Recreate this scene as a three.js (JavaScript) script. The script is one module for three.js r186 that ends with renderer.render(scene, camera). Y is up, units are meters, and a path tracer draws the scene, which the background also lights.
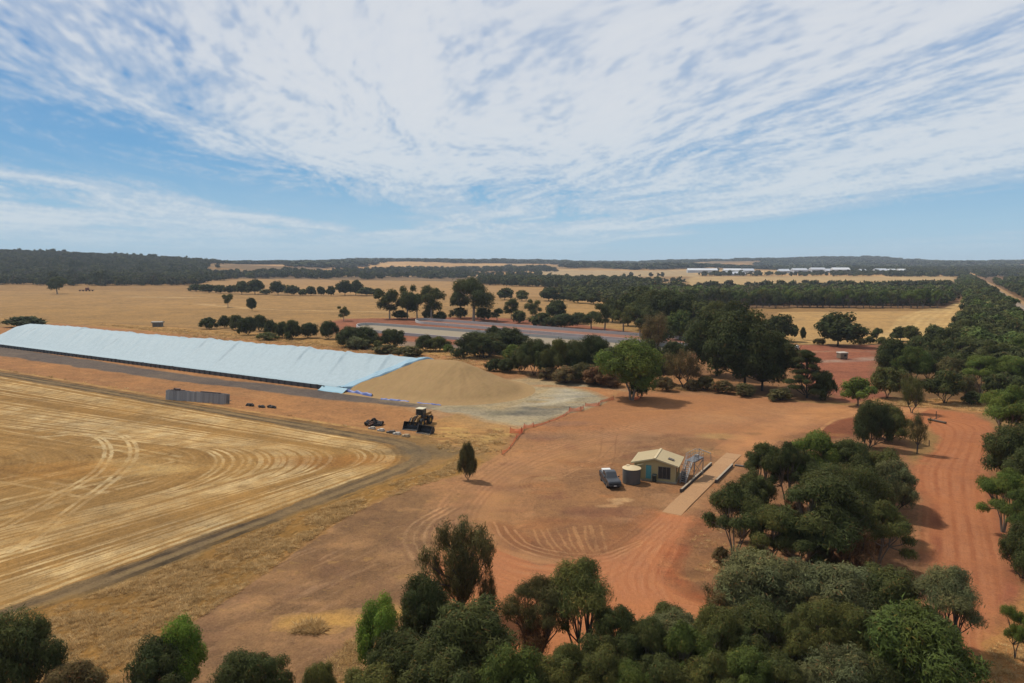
import * as THREE from 'three';
import { mergeGeometries } from 'three/addons/utils/BufferGeometryUtils.js';
import { RoundedBoxGeometry } from 'three/addons/geometries/RoundedBoxGeometry.js';

// ---------------------------------------------------------------- camera, sky, sun, exposure
const scene = new THREE.Scene();
const EYE = 31, FOCAL = 683, PITCH = Math.atan(76.5 / 683);            // a drone 31 m up, horizon near row 265
const camera = new THREE.PerspectiveCamera(2 * Math.atan(341.5 / FOCAL) * 180 / Math.PI, 1024 / 683, 0.5, 16000);
camera.position.set(0, EYE, 0);
camera.rotation.set(-PITCH, 0, 0);
const renderer = new THREE.WebGLRenderer({ antialias: true });
renderer.toneMapping = THREE.LinearToneMapping;
renderer.toneMappingExposure = 1.0;
renderer.shadowMap.enabled = true;
const SUN_EL = 55 * Math.PI / 180;
const SUN = new THREE.Vector3(-0.82 * Math.cos(SUN_EL), Math.sin(SUN_EL), -0.57 * Math.cos(SUN_EL)).normalize();
const sun = new THREE.DirectionalLight(new THREE.Color(1, 0.94, 0.84), 4.4);
sun.position.copy(SUN).multiplyScalar(600).add(new THREE.Vector3(0, 0, -150));
sun.target.position.set(0, 0, -150);
sun.shadow.radius = 3;
sun.castShadow = true;
Object.assign(sun.shadow.camera, { left: -320, right: 320, top: 320, bottom: -320, near: 10, far: 1400 });
sun.shadow.mapSize.set(4096, 4096);
scene.add(sun, sun.target);
scene.fog = new THREE.FogExp2(new THREE.Color(0.62, 0.72, 0.84), 0.00008);

// ---------------------------------------------------------------- random numbers and noise
function rng(seed) { let s = (seed * 2654435761) | 0; return () => { s = (s + 0x6d2b79f5) | 0; let t = Math.imul(s ^ (s >>> 15), 1 | s); t = (t + Math.imul(t ^ (t >>> 7), 61 | t)) ^ t; return ((t ^ (t >>> 14)) >>> 0) / 4294967296; }; }
const NT = 512, table = new Float32Array(NT * NT);
{ const r = rng(77); for (let i = 0; i < NT * NT; i++) table[i] = r(); }
function noise(x, y) {                                                   // value noise, 0..1
  const xf = Math.floor(x), yf = Math.floor(y);
  let fx = x - xf, fy = y - yf; fx = fx * fx * (3 - 2 * fx); fy = fy * fy * (3 - 2 * fy);
  const x0 = xf & 511, x1 = (xf + 1) & 511, y0 = (yf & 511) << 9, y1 = ((yf + 1) & 511) << 9;
  const a = table[y0 + x0], b = table[y0 + x1], c = table[y1 + x0], d = table[y1 + x1];
  const p = a + (b - a) * fx; return p + (c + (d - c) * fx - p) * fy;
}
function fbm(x, y, n) { let s = 0, a = 0.5, t = 0; for (let i = 0; i < n; i++) { s += a * noise(x, y); t += a; a *= 0.5; const q = x * 1.6 - y * 1.2 + 13.7; y = x * 1.2 + y * 1.6 + 5.1; x = q; } return s / t; }
const clamp = (x, a = 0, b = 1) => Math.min(b, Math.max(a, x));
const sstep = (a, b, x) => { const t = clamp((x - a) / (b - a)); return t * t * (3 - 2 * t); };
const mix = (a, b, t) => a + (b - a) * t;
const lin = (c) => (c <= 0.04045 ? c / 12.92 : ((c + 0.055) / 1.055) ** 2.4);
const enc = (c) => (c <= 0.0031308 ? c * 12.92 : 1.055 * c ** (1 / 2.4) - 0.055);

// ---------------------------------------------------------------- the sky: clear air with a high, streaky deck of altocumulus
{
  const W = 4096, HH = 2048, data = new Float32Array(W * HH * 4);
  const S = (r, g, b) => [lin(r / 255), lin(g / 255), lin(b / 255)];
  const air = [[0, S(176, 204, 219)], [3, S(160, 197, 220)], [8, S(116, 170, 213)], [16, S(92, 146, 202)], [28, S(76, 122, 184)], [50, S(62, 106, 170)], [90, S(52, 94, 160)]];
  const white = S(226, 228, 230), grey = S(198, 207, 219);
  const low = S(150, 150, 140);
  for (let j = 0; j < HH; j++) {
    const up = ((j + 0.5) / HH - 0.5) * Math.PI, sy = Math.sin(up), cy = Math.cos(up), deg = up * 180 / Math.PI;
    let k = 0; while (k < air.length - 2 && deg > air[k + 1][0]) k++;
    const t = clamp((deg - air[k][0]) / (air[k + 1][0] - air[k][0])), base = [0, 1, 2].map((c) => mix(air[k][1][c], air[k + 1][1][c], t));
    for (let i = 0; i < W; i++) {
      const o = (j * W + i) * 4;
      if (sy <= 0.004) { const f = sstep(0, -4, deg); for (let c = 0; c < 3; c++) data[o + c] = mix(air[0][1][c], low[c], f); data[o + 3] = 1; continue; }
      const a = ((i + 0.5) / W - 0.5) * 2 * Math.PI, u = Math.cos(a) * cy / sy, v = -Math.sin(a) * cy / sy;
      const av = Math.abs(v), rr = Math.hypot(u, v);
      // the deck runs away from the viewer in long bands: edges near u = -2.4 and 5.6, a second band beyond u = -5
      const wob = (noise(u * 0.6 + 7, v * 0.22) - 0.5) * 1.6 + (noise(u * 2 + 3, v * 0.7) - 0.5) * 0.7;
      const uu = u + wob * (0.75 + 0.02 * av), left = -2.5 + 1.1 * sstep(7, 13, av) - 6 * sstep(15, 27, av);
      let deck = sstep(left - 1.0, left + 1.5, uu) * (1 - sstep(3.6, 6.6, uu));
      deck = Math.max(deck, 0.85 * sstep(-4.0, -6.4, uu) * (1 - sstep(-18, -30, uu)), 0.5 * sstep(12, 20, uu) * (1 - sstep(30, 44, uu)));
      const su = u * 0.95 + v * 0.12, sv = v * 0.97 - u * 0.05, wx = (fbm(su * 0.8, sv * 0.35, 2) - 0.5) * 2.4, wy = (fbm(su * 0.8 + 40, sv * 0.35 + 9, 2) - 0.5) * 2.4;
      const big = fbm(su * 0.62 + wx * 0.5 + 2.3, sv * 0.24 + wy * 0.25 + 0.6, 3);
      const streak = fbm(su * 2.9 + wx * 1.5 + 31, sv * 0.5 + wy * 0.5 + 4, 4), fine = fbm(su * 9 + wx * 3.4 + 11, sv * 2.4 + wy * 1.9 + 8, 4), rip = fbm(su * 24 + wx * 7 + sv * 3, sv * 9 + wy * 5, 3);
      const far = sstep(24, 6, rr);
      const tex = (streak - 0.5) * 1.25 + (fine - 0.5) * (0.45 + 0.5 * far) + (rip - 0.5) * 0.8 * far;
      const dens = deck * (0.82 + (big - 0.5) * 2.1) + tex * (0.30 + 0.76 * deck);
      let al = 0.88 * (1 - Math.exp(-2.3 * Math.max(0, dens - 0.05)));
      al = Math.max(al, 0.42 * sstep(0.30, 0.72, streak * 0.6 + fine * 0.4) * (0.2 + 0.8 * deck) * (0.5 + big));
      al *= sstep(0.3, 3.5, deg) * 0.9 + 0.1;
      const th = sstep(0.25, 1.25, dens + (fine - 0.5) * 0.9 + (rip - 0.5) * 0.7 * far), hz = sstep(14, 2, deg) * 0.25;
      for (let c = 0; c < 3; c++) { const cl = mix(mix(grey[c], white[c], th), air[1][1][c], hz); data[o + c] = mix(base[c], cl, al); }
      data[o + 3] = 1;
    }
  }
  const sky = new THREE.DataTexture(data, W, HH, THREE.RGBAFormat, THREE.FloatType);
  sky.mapping = THREE.EquirectangularReflectionMapping; sky.magFilter = THREE.LinearFilter; sky.needsUpdate = true;
  scene.background = sky; scene.environment = sky;
}

// ---------------------------------------------------------------- terrain and pixel rays
function height(x, z) {
  const d = -z;
  if (d < 600) return 0;
  let h = 0.0096 * Math.max(0, d - 1250) * sstep(1100, 1900, d);
  if (d > 5600) h -= 0.0096 * (d - 5600) * 0.9;
  h += 58 * Math.exp(-0.5 * (((x + 1633) / 550) ** 2 + ((z + 1950) / 480) ** 2)) * sstep(600, 1100, d);
  h += 30 * Math.exp(-0.5 * (((x - 2300) / 1100) ** 2 + ((z + 4600) / 700) ** 2));
  h += 13 * Math.exp(-0.5 * (((x + 900) / 900) ** 2 + ((z + 3600) / 600) ** 2));
  h += (fbm(x / 620 + 3, z / 700, 3) - 0.5) * 56 * sstep(1500, 4200, d) + (fbm(x / 160 + 8, z / 160, 2) - 0.5) * 14 * Math.exp(-0.5 * (((x + 1500) / 700) ** 2 + ((z + 1900) / 500) ** 2));
  return h;
}
const cp = Math.cos(PITCH), sp = Math.sin(PITCH);
function ray(px, py) { const a = (px - 512) / FOCAL, b = (341.5 - py) / FOCAL; return [a, b * cp - sp, -(cp + b * sp)]; }
function at(px, py, y = 0) {                                             // where the ray through a pixel of the photograph meets the ground (or the level y)
  const [dx, dy, dz] = ray(px, py);
  if (dy < -1e-4) { const t = (y - EYE) / dy; if (-dz * t < 600 || y) return new THREE.Vector3(dx * t, y, dz * t); }
  for (let t = 500; t < 9000; t += 8) { const h = height(dx * t, dz * t); if (EYE + dy * t <= h) return new THREE.Vector3(dx * t, h, dz * t); }
  return new THREE.Vector3(dx * 5500, height(dx * 5500, dz * 5500), dz * 5500);
}
function tallTo(p, topY) {                                               // how tall a thing standing at p is if its top shows on row topY
  const k = (341.5 - topY) / FOCAL, d = -p.z;                            // (h cp + d sp)/(d cp - h sp) = k, with h above the eye
  return EYE + d * (k * cp - sp) / (cp + k * sp) - p.y;
}
const spanAt = (p, px) => px * (-p.z * cp + (EYE - p.y) * sp) / FOCAL;  // metres that px pixels measure across at p
const W = (list) => list.map(([x, y]) => { const p = at(x, y); return [p.x, p.z]; });
function inside(poly, x, z) { let c = false; for (let i = 0, j = poly.length - 1; i < poly.length; j = i++) { const [xi, zi] = poly[i], [xj, zj] = poly[j]; if ((zi > z) !== (zj > z) && x < (xj - xi) * (z - zi) / (zj - zi) + xi) c = !c; } return c; }
function smooth(pts, n = 8, closed = false) {
  const c = new THREE.CatmullRomCurve3(pts.map(([x, z]) => new THREE.Vector3(x, 0, z)), closed, 'centripetal');
  return c.getPoints(pts.length * n).map((p) => [p.x, p.z]);
}

// ---------------------------------------------------------------- naming
const taken = {};
function numbered(name) { const n = (taken[name] = (taken[name] ?? -1) + 1); return n ? name + '_' + String(n).padStart(3, '0') : name; }
function tag(o, label, category, group, kind) { if (label) o.userData.label = label; if (category) o.userData.category = category; if (group) o.userData.group = group; if (kind) o.userData.kind = kind; return o; }
function shade(o) { o.traverse((m) => { if (m.isMesh) { m.castShadow = true; m.receiveShadow = true; } }); return o; }
function thing(name, label, category, [x, y, z] = [0, 0, 0], turn = 0, group) { const g = new THREE.Group(); g.name = numbered(name); g.position.set(x, y, z); g.rotation.y = turn; tag(g, label, category, group); scene.add(g); return g; }
function part(name, geo, material, parent) { const m = new THREE.Mesh(geo, material); m.name = name; m.castShadow = m.receiveShadow = true; parent.add(m); return m; }
function solo(name, geo, material, label, category, group) { const m = new THREE.Mesh(geo, material); m.name = numbered(name); m.castShadow = m.receiveShadow = true; tag(m, label, category, group); scene.add(m); return m; }

// ---------------------------------------------------------------- geometry helpers
const plain = (g) => { const n = g.index ? g.toNonIndexed() : g; for (const k of Object.keys(n.attributes)) if (!['position', 'normal', 'uv'].includes(k)) n.deleteAttribute(k); return n; };
const join = (list) => mergeGeometries(list.map(plain));
function box(w, h, d, x = 0, y = 0, z = 0, rx = 0, ry = 0, rz = 0) { const g = new THREE.BoxGeometry(w, h, d); g.applyMatrix4(new THREE.Matrix4().makeRotationFromEuler(new THREE.Euler(rx, ry, rz)).setPosition(x, y, z)); return g; }
function rbox(w, h, d, x = 0, y = 0, z = 0, r = 0.04, rx = 0, ry = 0, rz = 0) { const g = new RoundedBoxGeometry(w, h, d, 2, Math.min(r, w / 2.1, h / 2.1, d / 2.1)); g.applyMatrix4(new THREE.Matrix4().makeRotationFromEuler(new THREE.Euler(rx, ry, rz)).setPosition(x, y, z)); return g; }
function cyl(r0, r1, h, n, x = 0, y = 0, z = 0, rx = 0, ry = 0, rz = 0) { const g = new THREE.CylinderGeometry(r0, r1, h, n); g.applyMatrix4(new THREE.Matrix4().makeRotationFromEuler(new THREE.Euler(rx, ry, rz)).setPosition(x, y, z)); return g; }
function bar(a, b, r, n = 6) { const A = new THREE.Vector3(...a), B = new THREE.Vector3(...b), d = B.clone().sub(A), l = d.length(); const g = new THREE.CylinderGeometry(r, r, l, n); g.applyQuaternion(new THREE.Quaternion().setFromUnitVectors(new THREE.Vector3(0, 1, 0), d.normalize())); g.translate((A.x + B.x) / 2, (A.y + B.y) / 2, (A.z + B.z) / 2); return g; }
function beam(a, b, w, h) { const A = new THREE.Vector3(...a), B = new THREE.Vector3(...b), d = B.clone().sub(A), l = d.length(); const g = new THREE.BoxGeometry(l, h, w); const yaw = Math.atan2(-d.z, d.x), el = Math.asin(d.y / l); g.applyMatrix4(new THREE.Matrix4().makeRotationFromEuler(new THREE.Euler(0, yaw, el, 'YZX')).setPosition((A.x + B.x) / 2, (A.y + B.y) / 2, (A.z + B.z) / 2)); return g; }
function extrude(pts, depth, bevel = 0.03) { const s = new THREE.Shape(pts.map(([x, y]) => new THREE.Vector2(x, y))); const g = new THREE.ExtrudeGeometry(s, { depth: depth - 2 * bevel, bevelEnabled: bevel > 0, bevelSize: bevel, bevelThickness: bevel, bevelSegments: 2 }); g.translate(0, 0, -depth / 2 + bevel); return g; }
const K = 1.5;                                                           // daylight on level ground over pi: turns a colour seen in sunlight into a base colour
const seen = (r, g, b, k = K) => new THREE.Color().setRGB(lin(r / 255) / k, lin(g / 255) / k, lin(b / 255) / k);
const mat = (c, roughness = 0.85, extra = {}) => new THREE.MeshStandardMaterial({ color: c, roughness, ...extra });
const toneTexture = (size, f, srgb = true) => {
  const d = new Uint8Array(size * size * 4);
  for (let j = 0; j < size; j++) for (let i = 0; i < size; i++) { const c = f(i / size, j / size), o = (j * size + i) * 4; if (typeof c === 'number') d[o] = d[o + 1] = d[o + 2] = clamp(c) * 255; else for (let k = 0; k < 3; k++) d[o + k] = clamp(c[k]) * 255; d[o + 3] = 255; }
  const t = new THREE.DataTexture(d, size, size); t.wrapS = t.wrapT = THREE.RepeatWrapping; t.magFilter = THREE.LinearFilter; t.minFilter = THREE.LinearMipmapLinearFilter; t.generateMipmaps = true; if (srgb) t.colorSpace = THREE.SRGBColorSpace; t.needsUpdate = true; return t;
};

// ---------------------------------------------------------------- the ground: one sheet, split where its kind changes
const AX = [0.857, 0.515], BX = [0.53, -0.848], CORNER = [-13.5, -111];  // the site's two directions; the corner of the stubble field
const off = (p, a, b) => [p[0] + AX[0] * a + BX[0] * b, p[1] + AX[1] * a + BX[1] * b];
// an L-shaped line round the field corner, o metres inside the field's edge
function fieldLine(o, r = 14, len = 330, len2 = 150) {
  const pts = [off(CORNER, -len, -o), off(CORNER, -len / 2, -o), off(CORNER, -o - r, -o)];
  for (let i = 1; i < 6; i++) { const t = i / 6 * Math.PI / 2; pts.push(off(CORNER, -o - r + r * Math.sin(t), -o - r + r * Math.cos(t))); }
  pts.push(off(CORNER, -o, -o - r), off(CORNER, -o, -len2 / 2), off(CORNER, -o, -len2));
  return pts;
}
// the same, but fanning out away from the corner as the machines swung wide
function fanLine(o, k) {
  const r = 5 + o * 0.6, q = (s) => o * (1 + k * s) + 0.5 * (noise(s / 12 + o * 3, o) - 0.5), pts = [];
  for (let s = 300; s > o + r; s -= 9) pts.push(off(CORNER, -s, -q(s - o - r)));
  for (let i = 0; i <= 8; i++) { const t = i / 8 * Math.PI / 2; pts.push(off(CORNER, -o - r + r * Math.sin(t), -o - r + r * Math.cos(t))); }
  for (let s = o + r + 4; s < 150; s += 7) pts.push(off(CORNER, -q(s - o - r), -s));
  return pts;
}
const FIELD = [...fieldLine(0), off(CORNER, -330, -150)];
const YARD = W([[470, 472], [500, 452], [522, 432], [560, 417], [602, 405], [614, 398], [618, 392], [640, 392], [660, 392], [700, 392], [760, 396], [800, 402], [862, 406], [890, 403], [930, 409], [930, 420], [880, 418], [838, 420], [818, 432], [785, 436], [757, 458], [738, 474], [720, 500], [688, 532], [680, 570], [695, 596], [730, 612], [700, 650], [500, 660], [400, 655], [330, 700], [105, 700], [160, 640], [250, 585], [330, 527], [400, 492]]);
const LOOP = W([[657, 512], [684, 515], [694, 524], [668, 546], [656, 566], [668, 586], [700, 602], [738, 608], [735, 628], [640, 650], [520, 655], [470, 622], [440, 590], [436, 560], [470, 540], [540, 566], [600, 556]]);
const RIGHT_ROAD = W([[930, 409], [975, 414], [992, 428], [984, 446], [990, 476], [1003, 520], [1017, 580], [1004, 628], [990, 650], [940, 660], [945, 610], [925, 585], [918, 556], [928, 520], [922, 496], [902, 480], [908, 466], [936, 452], [944, 438], [930, 424], [905, 420]]);
const PAD = [off(CORNER, -330, 5), off(CORNER, -14, 6), off(CORNER, 12, 22), off(CORNER, 30, 40), off(CORNER, 40, 62), off(CORNER, 20, 98), off(CORNER, -330, 98)];
const HIGHWAY = W([[1100, 372], [1060, 334], [1024, 309], [1000, 293], [985, 283]]).concat(W([[975, 277.5], [968, 274]]));
const PADDOCKS = [
  [W([[-60, 292], [100, 290], [190, 292], [335, 297], [420, 297], [560, 300], [560, 316], [440, 318], [330, 324], [250, 330], [100, 322], [-60, 345]]), [160, 125, 80]],
  [W([[205, 291], [200, 282], [240, 278.5], [420, 281], [560, 283.5], [560, 297], [400, 294.5], [260, 293]]), [164, 128, 84]],
  [W([[560, 318], [560, 299], [650, 303], [660, 325], [620, 335]]), [166, 130, 82]],
  [W([[770, 345], [780, 312], [945, 311], [948, 303], [966, 303], [965, 322], [950, 342], [880, 343]]), [180, 143, 92]],
  [W([[690, 276.5], [955, 276.5], [948, 289], [690, 289]]), [178, 148, 102]],
  [W([[540, 270.5], [690, 270.5], [700, 276.5], [540, 277]]), [172, 146, 108]],
  [W([[560, 283], [680, 284], [680, 290], [560, 291]]), [162, 128, 84]],
];
const KIND = [['paddock', ...PADDOCKS.map((p) => p[0])], ['grain_pad', PAD], ['stubble_field', FIELD], ['dirt_yard', YARD], ['dirt_road', LOOP, RIGHT_ROAD]];
const CHUNKS = [                                                         // x0, x1, z0, z1, cell, texture width
  { x0: -72, x1: 72, z0: -88, z1: -28, cell: 1, tw: 2048 },
  { x0: -112, x1: 112, z0: -128, z1: -88, cell: 1, tw: 2048 },
  { x0: -190, x1: 190, z0: -222, z1: -128, cell: 1.9, tw: 2048 },
  { x0: -420, x1: 420, z0: -500, z1: -222, cell: 4, tw: 2048 },
  { x0: -1100, x1: 1100, z0: -1300, z1: -500, cell: 10, tw: 2048 },
  { x0: -6600, x1: 6600, z0: -8200, z1: -1300, cell: 66, tw: 2048 },
  { x0: -1100, x1: 1100, z0: -500, z1: 300, cell: 20, tw: 1024, rest: true },
];
function paint(c) {
  const tw = c.tw, th = Math.round(tw * (c.z1 - c.z0) / (c.x1 - c.x0)), cv = document.createElement('canvas'); cv.width = tw; cv.height = th;
  const g = cv.getContext('2d'), s = tw / (c.x1 - c.x0), X = (x) => (x - c.x0) * s, Y = (z) => (z - c.z0) * s;
  const cv2 = document.createElement('canvas'); cv2.width = tw; cv2.height = th; const g2 = cv2.getContext('2d'), cv3 = document.createElement('canvas'); cv3.width = tw; cv3.height = th; const g3 = cv3.getContext('2d'); g3.lineJoin = g3.lineCap = 'round';
  const css = ([r, gg, b], a = 1) => `rgba(${r},${gg},${b},${a})`;
  const trace = (pts, close, g1 = g) => { const g = g1; g.beginPath(); pts.forEach(([x, z], i) => (i ? g.lineTo(X(x), Y(z)) : g.moveTo(X(x), Y(z)))); if (close) g.closePath(); };
  g.lineJoin = g.lineCap = g2.lineJoin = g2.lineCap = 'round';
  const clip = (poly) => { for (const q of [g, g2]) { q.save(); trace(poly, true, q); q.clip(); } }, unclip = () => { g.restore(); g2.restore(); };
  const fill = (pts, col, a = 1, soft = 0) => { trace(pts, true); if (soft) for (let k = 4; k >= 1; k--) { g.strokeStyle = css(col, a * 0.22); g.lineWidth = soft * s * k / 2; g.stroke(); } g.fillStyle = css(col, a); g.fill(); trace(pts, true, g2); g2.globalCompositeOperation = 'destination-out'; g2.fillStyle = css(col, a); g2.fill(); g2.globalCompositeOperation = 'source-over'; };
  const line = (pts, w, col, a = 1) => { trace(pts, false, g2); const f = Math.min(1, w * s / 0.8); g2.strokeStyle = css(col, a * f); g2.lineWidth = Math.max(0.8, w * s); g2.stroke(); };
  const band = (pts, w, col, a = 1) => { trace(pts); g.strokeStyle = css(col, a); g.lineWidth = w * s; g.stroke(); };
  const soft = (pts, w, col, a = 1) => { for (const k of [1.5, 1.15, 0.8, 0.5]) line(pts, w * k, col, a * 0.4); };
  const P = (...l) => smooth(W(l));
  const blob = (px, py, rx, rz, col, a) => { const p = at(px, py), e = []; for (let i = 0; i < 20; i++) { const t = i / 20 * 6.283, q = 0.75 + 0.5 * noise(px + Math.cos(t) * 1.5, py + Math.sin(t) * 1.5); e.push([p.x + Math.cos(t) * rx * q, p.z + Math.sin(t) * rz * q]); } for (const k of [1.3, 1, 0.7]) fill(e.map(([x, z]) => [p.x + (x - p.x) * k, p.z + (z - p.z) * k]), col, a * 0.45); };
  const r = rng(5);
  g.fillStyle = css([150, 116, 74]); g.fillRect(0, 0, tw, th);
  // far country: mostly straw paddocks with scrub between them
  if (c.z0 < -1200) for (let i = 0; i < 420; i++) { const x = (r() - 0.5) * 9000, z = -1300 - r() * 5200, w = 120 + r() * 420, d = 60 + r() * 200, q = r() * 0.8 - 0.4, e = [[-w, -d], [w, -d * 0.8], [w * 0.9, d], [-w, d * 0.9]].map(([a, b]) => [x + a * Math.cos(q) - b * Math.sin(q), z + a * Math.sin(q) + b * Math.cos(q)]); fill(e, [[192, 150, 98], [182, 138, 88], [150, 120, 80], [120, 98, 72], [196, 160, 112]][Math.floor(r() * 5)], 0.85); }
  for (const [poly, col] of PADDOCKS) {
    fill(poly, col, 1, 2);
    clip(poly);
    for (let i = 0; i < 60; i++) { const x = (r() - 0.5) * 1600, z = -250 - r() * 900; line([[x - 60 - r() * 160, z + 4 * r()], [x, z + 3 - 6 * r()], [x + 70 + r() * 150, z - 4 * r()]], 1 + r() * 7, r() < 0.5 ? [178, 146, 100] : [140, 104, 64], 0.3); }
    unclip();
  }
  // harvester runs bending through the eastern paddock
  for (let k = 0; k < 7; k++) { const x = 905 + k * 9; soft(P([x - 40, 341], [x - 12, 330], [x - 2 + k, 318], [950 + k * 2.6, 303]), 3.2, [216, 182, 124], 0.55); }
  soft(P([135, 297], [160, 297.5], [190, 298]), 16, [190, 160, 112], 0.6); soft(P([200, 304], [260, 309], [330, 311], [400, 312]), 9, [206, 172, 118], 0.5); soft(P([265, 310.5], [290, 309.5], [330, 309.8]), 5, [120, 92, 66], 0.5);
  soft(P([40, 300], [70, 302], [110, 301]), 7, [150, 108, 62], 0.5);
  // behind the pile
  fill(W([[-60, 352], [100, 323], [240, 332], [340, 341], [420, 349], [500, 357], [545, 378], [480, 372], [400, 356], [330, 352], [220, 342], [100, 330], [-60, 358]]), [172, 132, 80], 1, 3);
  soft(P([100, 325], [240, 337], [340, 347], [460, 357], [520, 366]), 4, [112, 88, 62], 0.6);
  fill(W([[325, 323], [345, 319], [480, 317], [560, 322], [650, 335], [700, 338], [790, 343], [770, 360], [700, 362], [640, 352], [560, 352], [480, 348], [400, 346], [340, 333]]), [148, 96, 72], 1, 3);
  fill(W([[370, 341], [440, 346], [480, 352], [440, 358], [385, 352]]), [178, 138, 84], 0.9, 3); fill(W([[400, 341], [470, 346], [460, 349], [400, 346]]), [128, 112, 100], 0.8, 1);
  fill(W([[500, 352], [560, 356], [640, 360], [660, 386], [600, 386], [545, 378]]), [150, 112, 74], 1, 3);
  fill(W([[640, 352], [700, 360], [770, 362], [880, 402], [820, 400], [760, 394], [680, 390], [650, 384]]), [146, 106, 72], 1, 3);
  // red gravel yard with a pale hard stand behind the dark trees
  fill(W([[775, 349], [800, 345], [882, 345], [880, 356], [872, 372], [885, 398], [850, 402], [822, 398], [800, 372], [775, 356]]), [152, 96, 72], 1, 2);
  soft(P([800, 361], [840, 361], [878, 358]), 5, [166, 142, 122], 0.8); soft(P([805, 352], [850, 351], [880, 352]), 3, [166, 128, 104], 0.5); soft(P([805, 368], [840, 372], [872, 372]), 3, [122, 74, 56], 0.5);
  line(P([770, 343.5], [830, 345], [880, 344.5], [960, 341]), 3.5, [128, 104, 74], 0.8);
  // belts of trees: leaf litter
  const litter = [112, 84, 58];
  fill(W([[640, 307], [945, 308], [960, 300], [950, 293], [690, 294], [640, 296]]), litter, 1, 4);
  fill(W([[884, 346], [950, 342], [966, 322], [968, 302], [955, 290], [960, 276], [1030, 276], [1060, 300], [1200, 400], [1030, 402], [960, 402], [905, 400], [884, 376]]), litter, 0.92, 4);
  fill(W([[556, 381], [640, 391], [700, 391], [820, 401], [835, 396], [760, 386], [690, 382], [600, 372]]), [126, 94, 64], 0.9, 2);
  fill(W([[862, 405], [930, 408], [1040, 418], [1040, 404], [930, 400], [880, 398]]), [182, 134, 84], 0.9, 1.5);
  line(P([930, 408], [985, 414], [1040, 418]), 2.2, [178, 120, 78], 0.9); line(P([840, 399], [900, 405], [960, 411]), 0.6, [110, 80, 56], 0.7);
  // the pad along the pile
  fill(PAD, [168, 121, 80], 1, 2);
  for (let i = 0; i < 40; i++) { const a = -10 - r() * 240, b = 6 + r() * 22; line([off(CORNER, a, b), off(CORNER, a + 14 + r() * 30, b + r() * 2 - 1)], 0.5 + r() * 2.4, [[196, 144, 94], [156, 104, 72], [190, 152, 100]][i % 3], 0.3); }
  line([off(CORNER, -330, 4.2), off(CORNER, -160, 4.6), off(CORNER, -90, 4.2), off(CORNER, -12, 5.2)], 0.8, [86, 66, 46], 0.8);
  line([off(CORNER, -330, 5.6), off(CORNER, -160, 6), off(CORNER, -60, 5.6), off(CORNER, -8, 6.6)], 1.2, [196, 158, 98], 0.7);
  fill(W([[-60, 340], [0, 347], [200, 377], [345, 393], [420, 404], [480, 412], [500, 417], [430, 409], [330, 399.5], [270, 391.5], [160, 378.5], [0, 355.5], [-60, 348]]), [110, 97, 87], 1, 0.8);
  fill(W([[430, 408], [500, 398], [540, 385], [575, 383], [618, 392], [610, 402], [568, 416], [532, 426], [490, 424]]), [172, 156, 126], 1, 5);
  fill(W([[455, 405], [520, 392], [560, 388], [590, 394], [560, 402], [500, 408]]), [190, 178, 152], 0.8, 2);
  blob(540, 408, 7, 2.6, [122, 113, 100], 0.85); blob(520, 413, 7, 2.2, [116, 108, 96], 0.8); blob(505, 411, 5, 2, [140, 130, 114], 0.6); blob(575, 396, 5, 1.6, [150, 142, 128], 0.6);
  fill(W([[395, 400], [440, 404], [500, 410], [545, 392], [556, 384], [530, 378], [480, 385], [420, 392]]), [180, 156, 116], 0.8, 4);
  for (let i = 0; i < 40; i++) blob(440 + r() * 160, 388 + r() * 34, 0.8 + r() * 3, 0.4 + r() * 1.2, [[186, 168, 132], [150, 134, 110], [178, 146, 104]][i % 3], 0.4);
  fill(W([[540, 386], [600, 388], [640, 394], [610, 398], [600, 392], [570, 387]]), [186, 126, 80], 0.8, 2);
  fill(W([[455, 414], [500, 424], [518, 430], [500, 450], [470, 452], [440, 440], [420, 425]]), [178, 136, 86], 0.8, 2);
  for (let i = 0; i < 22; i++) blob(440 + r() * 70, 428 + r() * 22, 0.8 + r() * 1.6, 0.5 + r(), r() < 0.6 ? [200, 162, 98] : [140, 102, 64], 0.6);
  // stubble field: rows follow its edges round the corner
  fill(FIELD, [163, 125, 74], 1, 1);
  clip(FIELD);
  for (let o = 0; o < 140; o += 0.42) line(fanLine(o, 0.006), 0.14 + r() * 0.26, r() < 0.5 ? [184, 150, 100] : [132, 98, 56], 0.3 + r() * 0.35);
  for (let i = 0; i < 150; i++) { const a = -30 - r() * 170, e = -8 - r() * 90, l = 6 + r() * 30; line([off(CORNER, a, e), off(CORNER, a - l * 0.5, e + r() * 1.2 - 0.6), off(CORNER, a - l, e + r() * 1.6 - 0.8)], 0.25 + r() * 1.6, r() < 0.5 ? [178, 142, 90] : [134, 96, 54], 0.3); }
  for (const o of [0.4, 1.5, 2.7, 4.1, 8.4, 9.3, 10.5, 11.8, 13.1, 14.8, 17.2]) { const w = 0.45 + r() * 0.3, p = r() * 0.3; for (const d of [0, 0.75 + p, 1.4 + p]) line(fanLine(o + d, 0.011), w, [212, 181, 130], 0.8 + r() * 0.2); line(fanLine(o + 1.9, 0.011), 0.8, [130, 95, 54], 0.4); }
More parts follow.
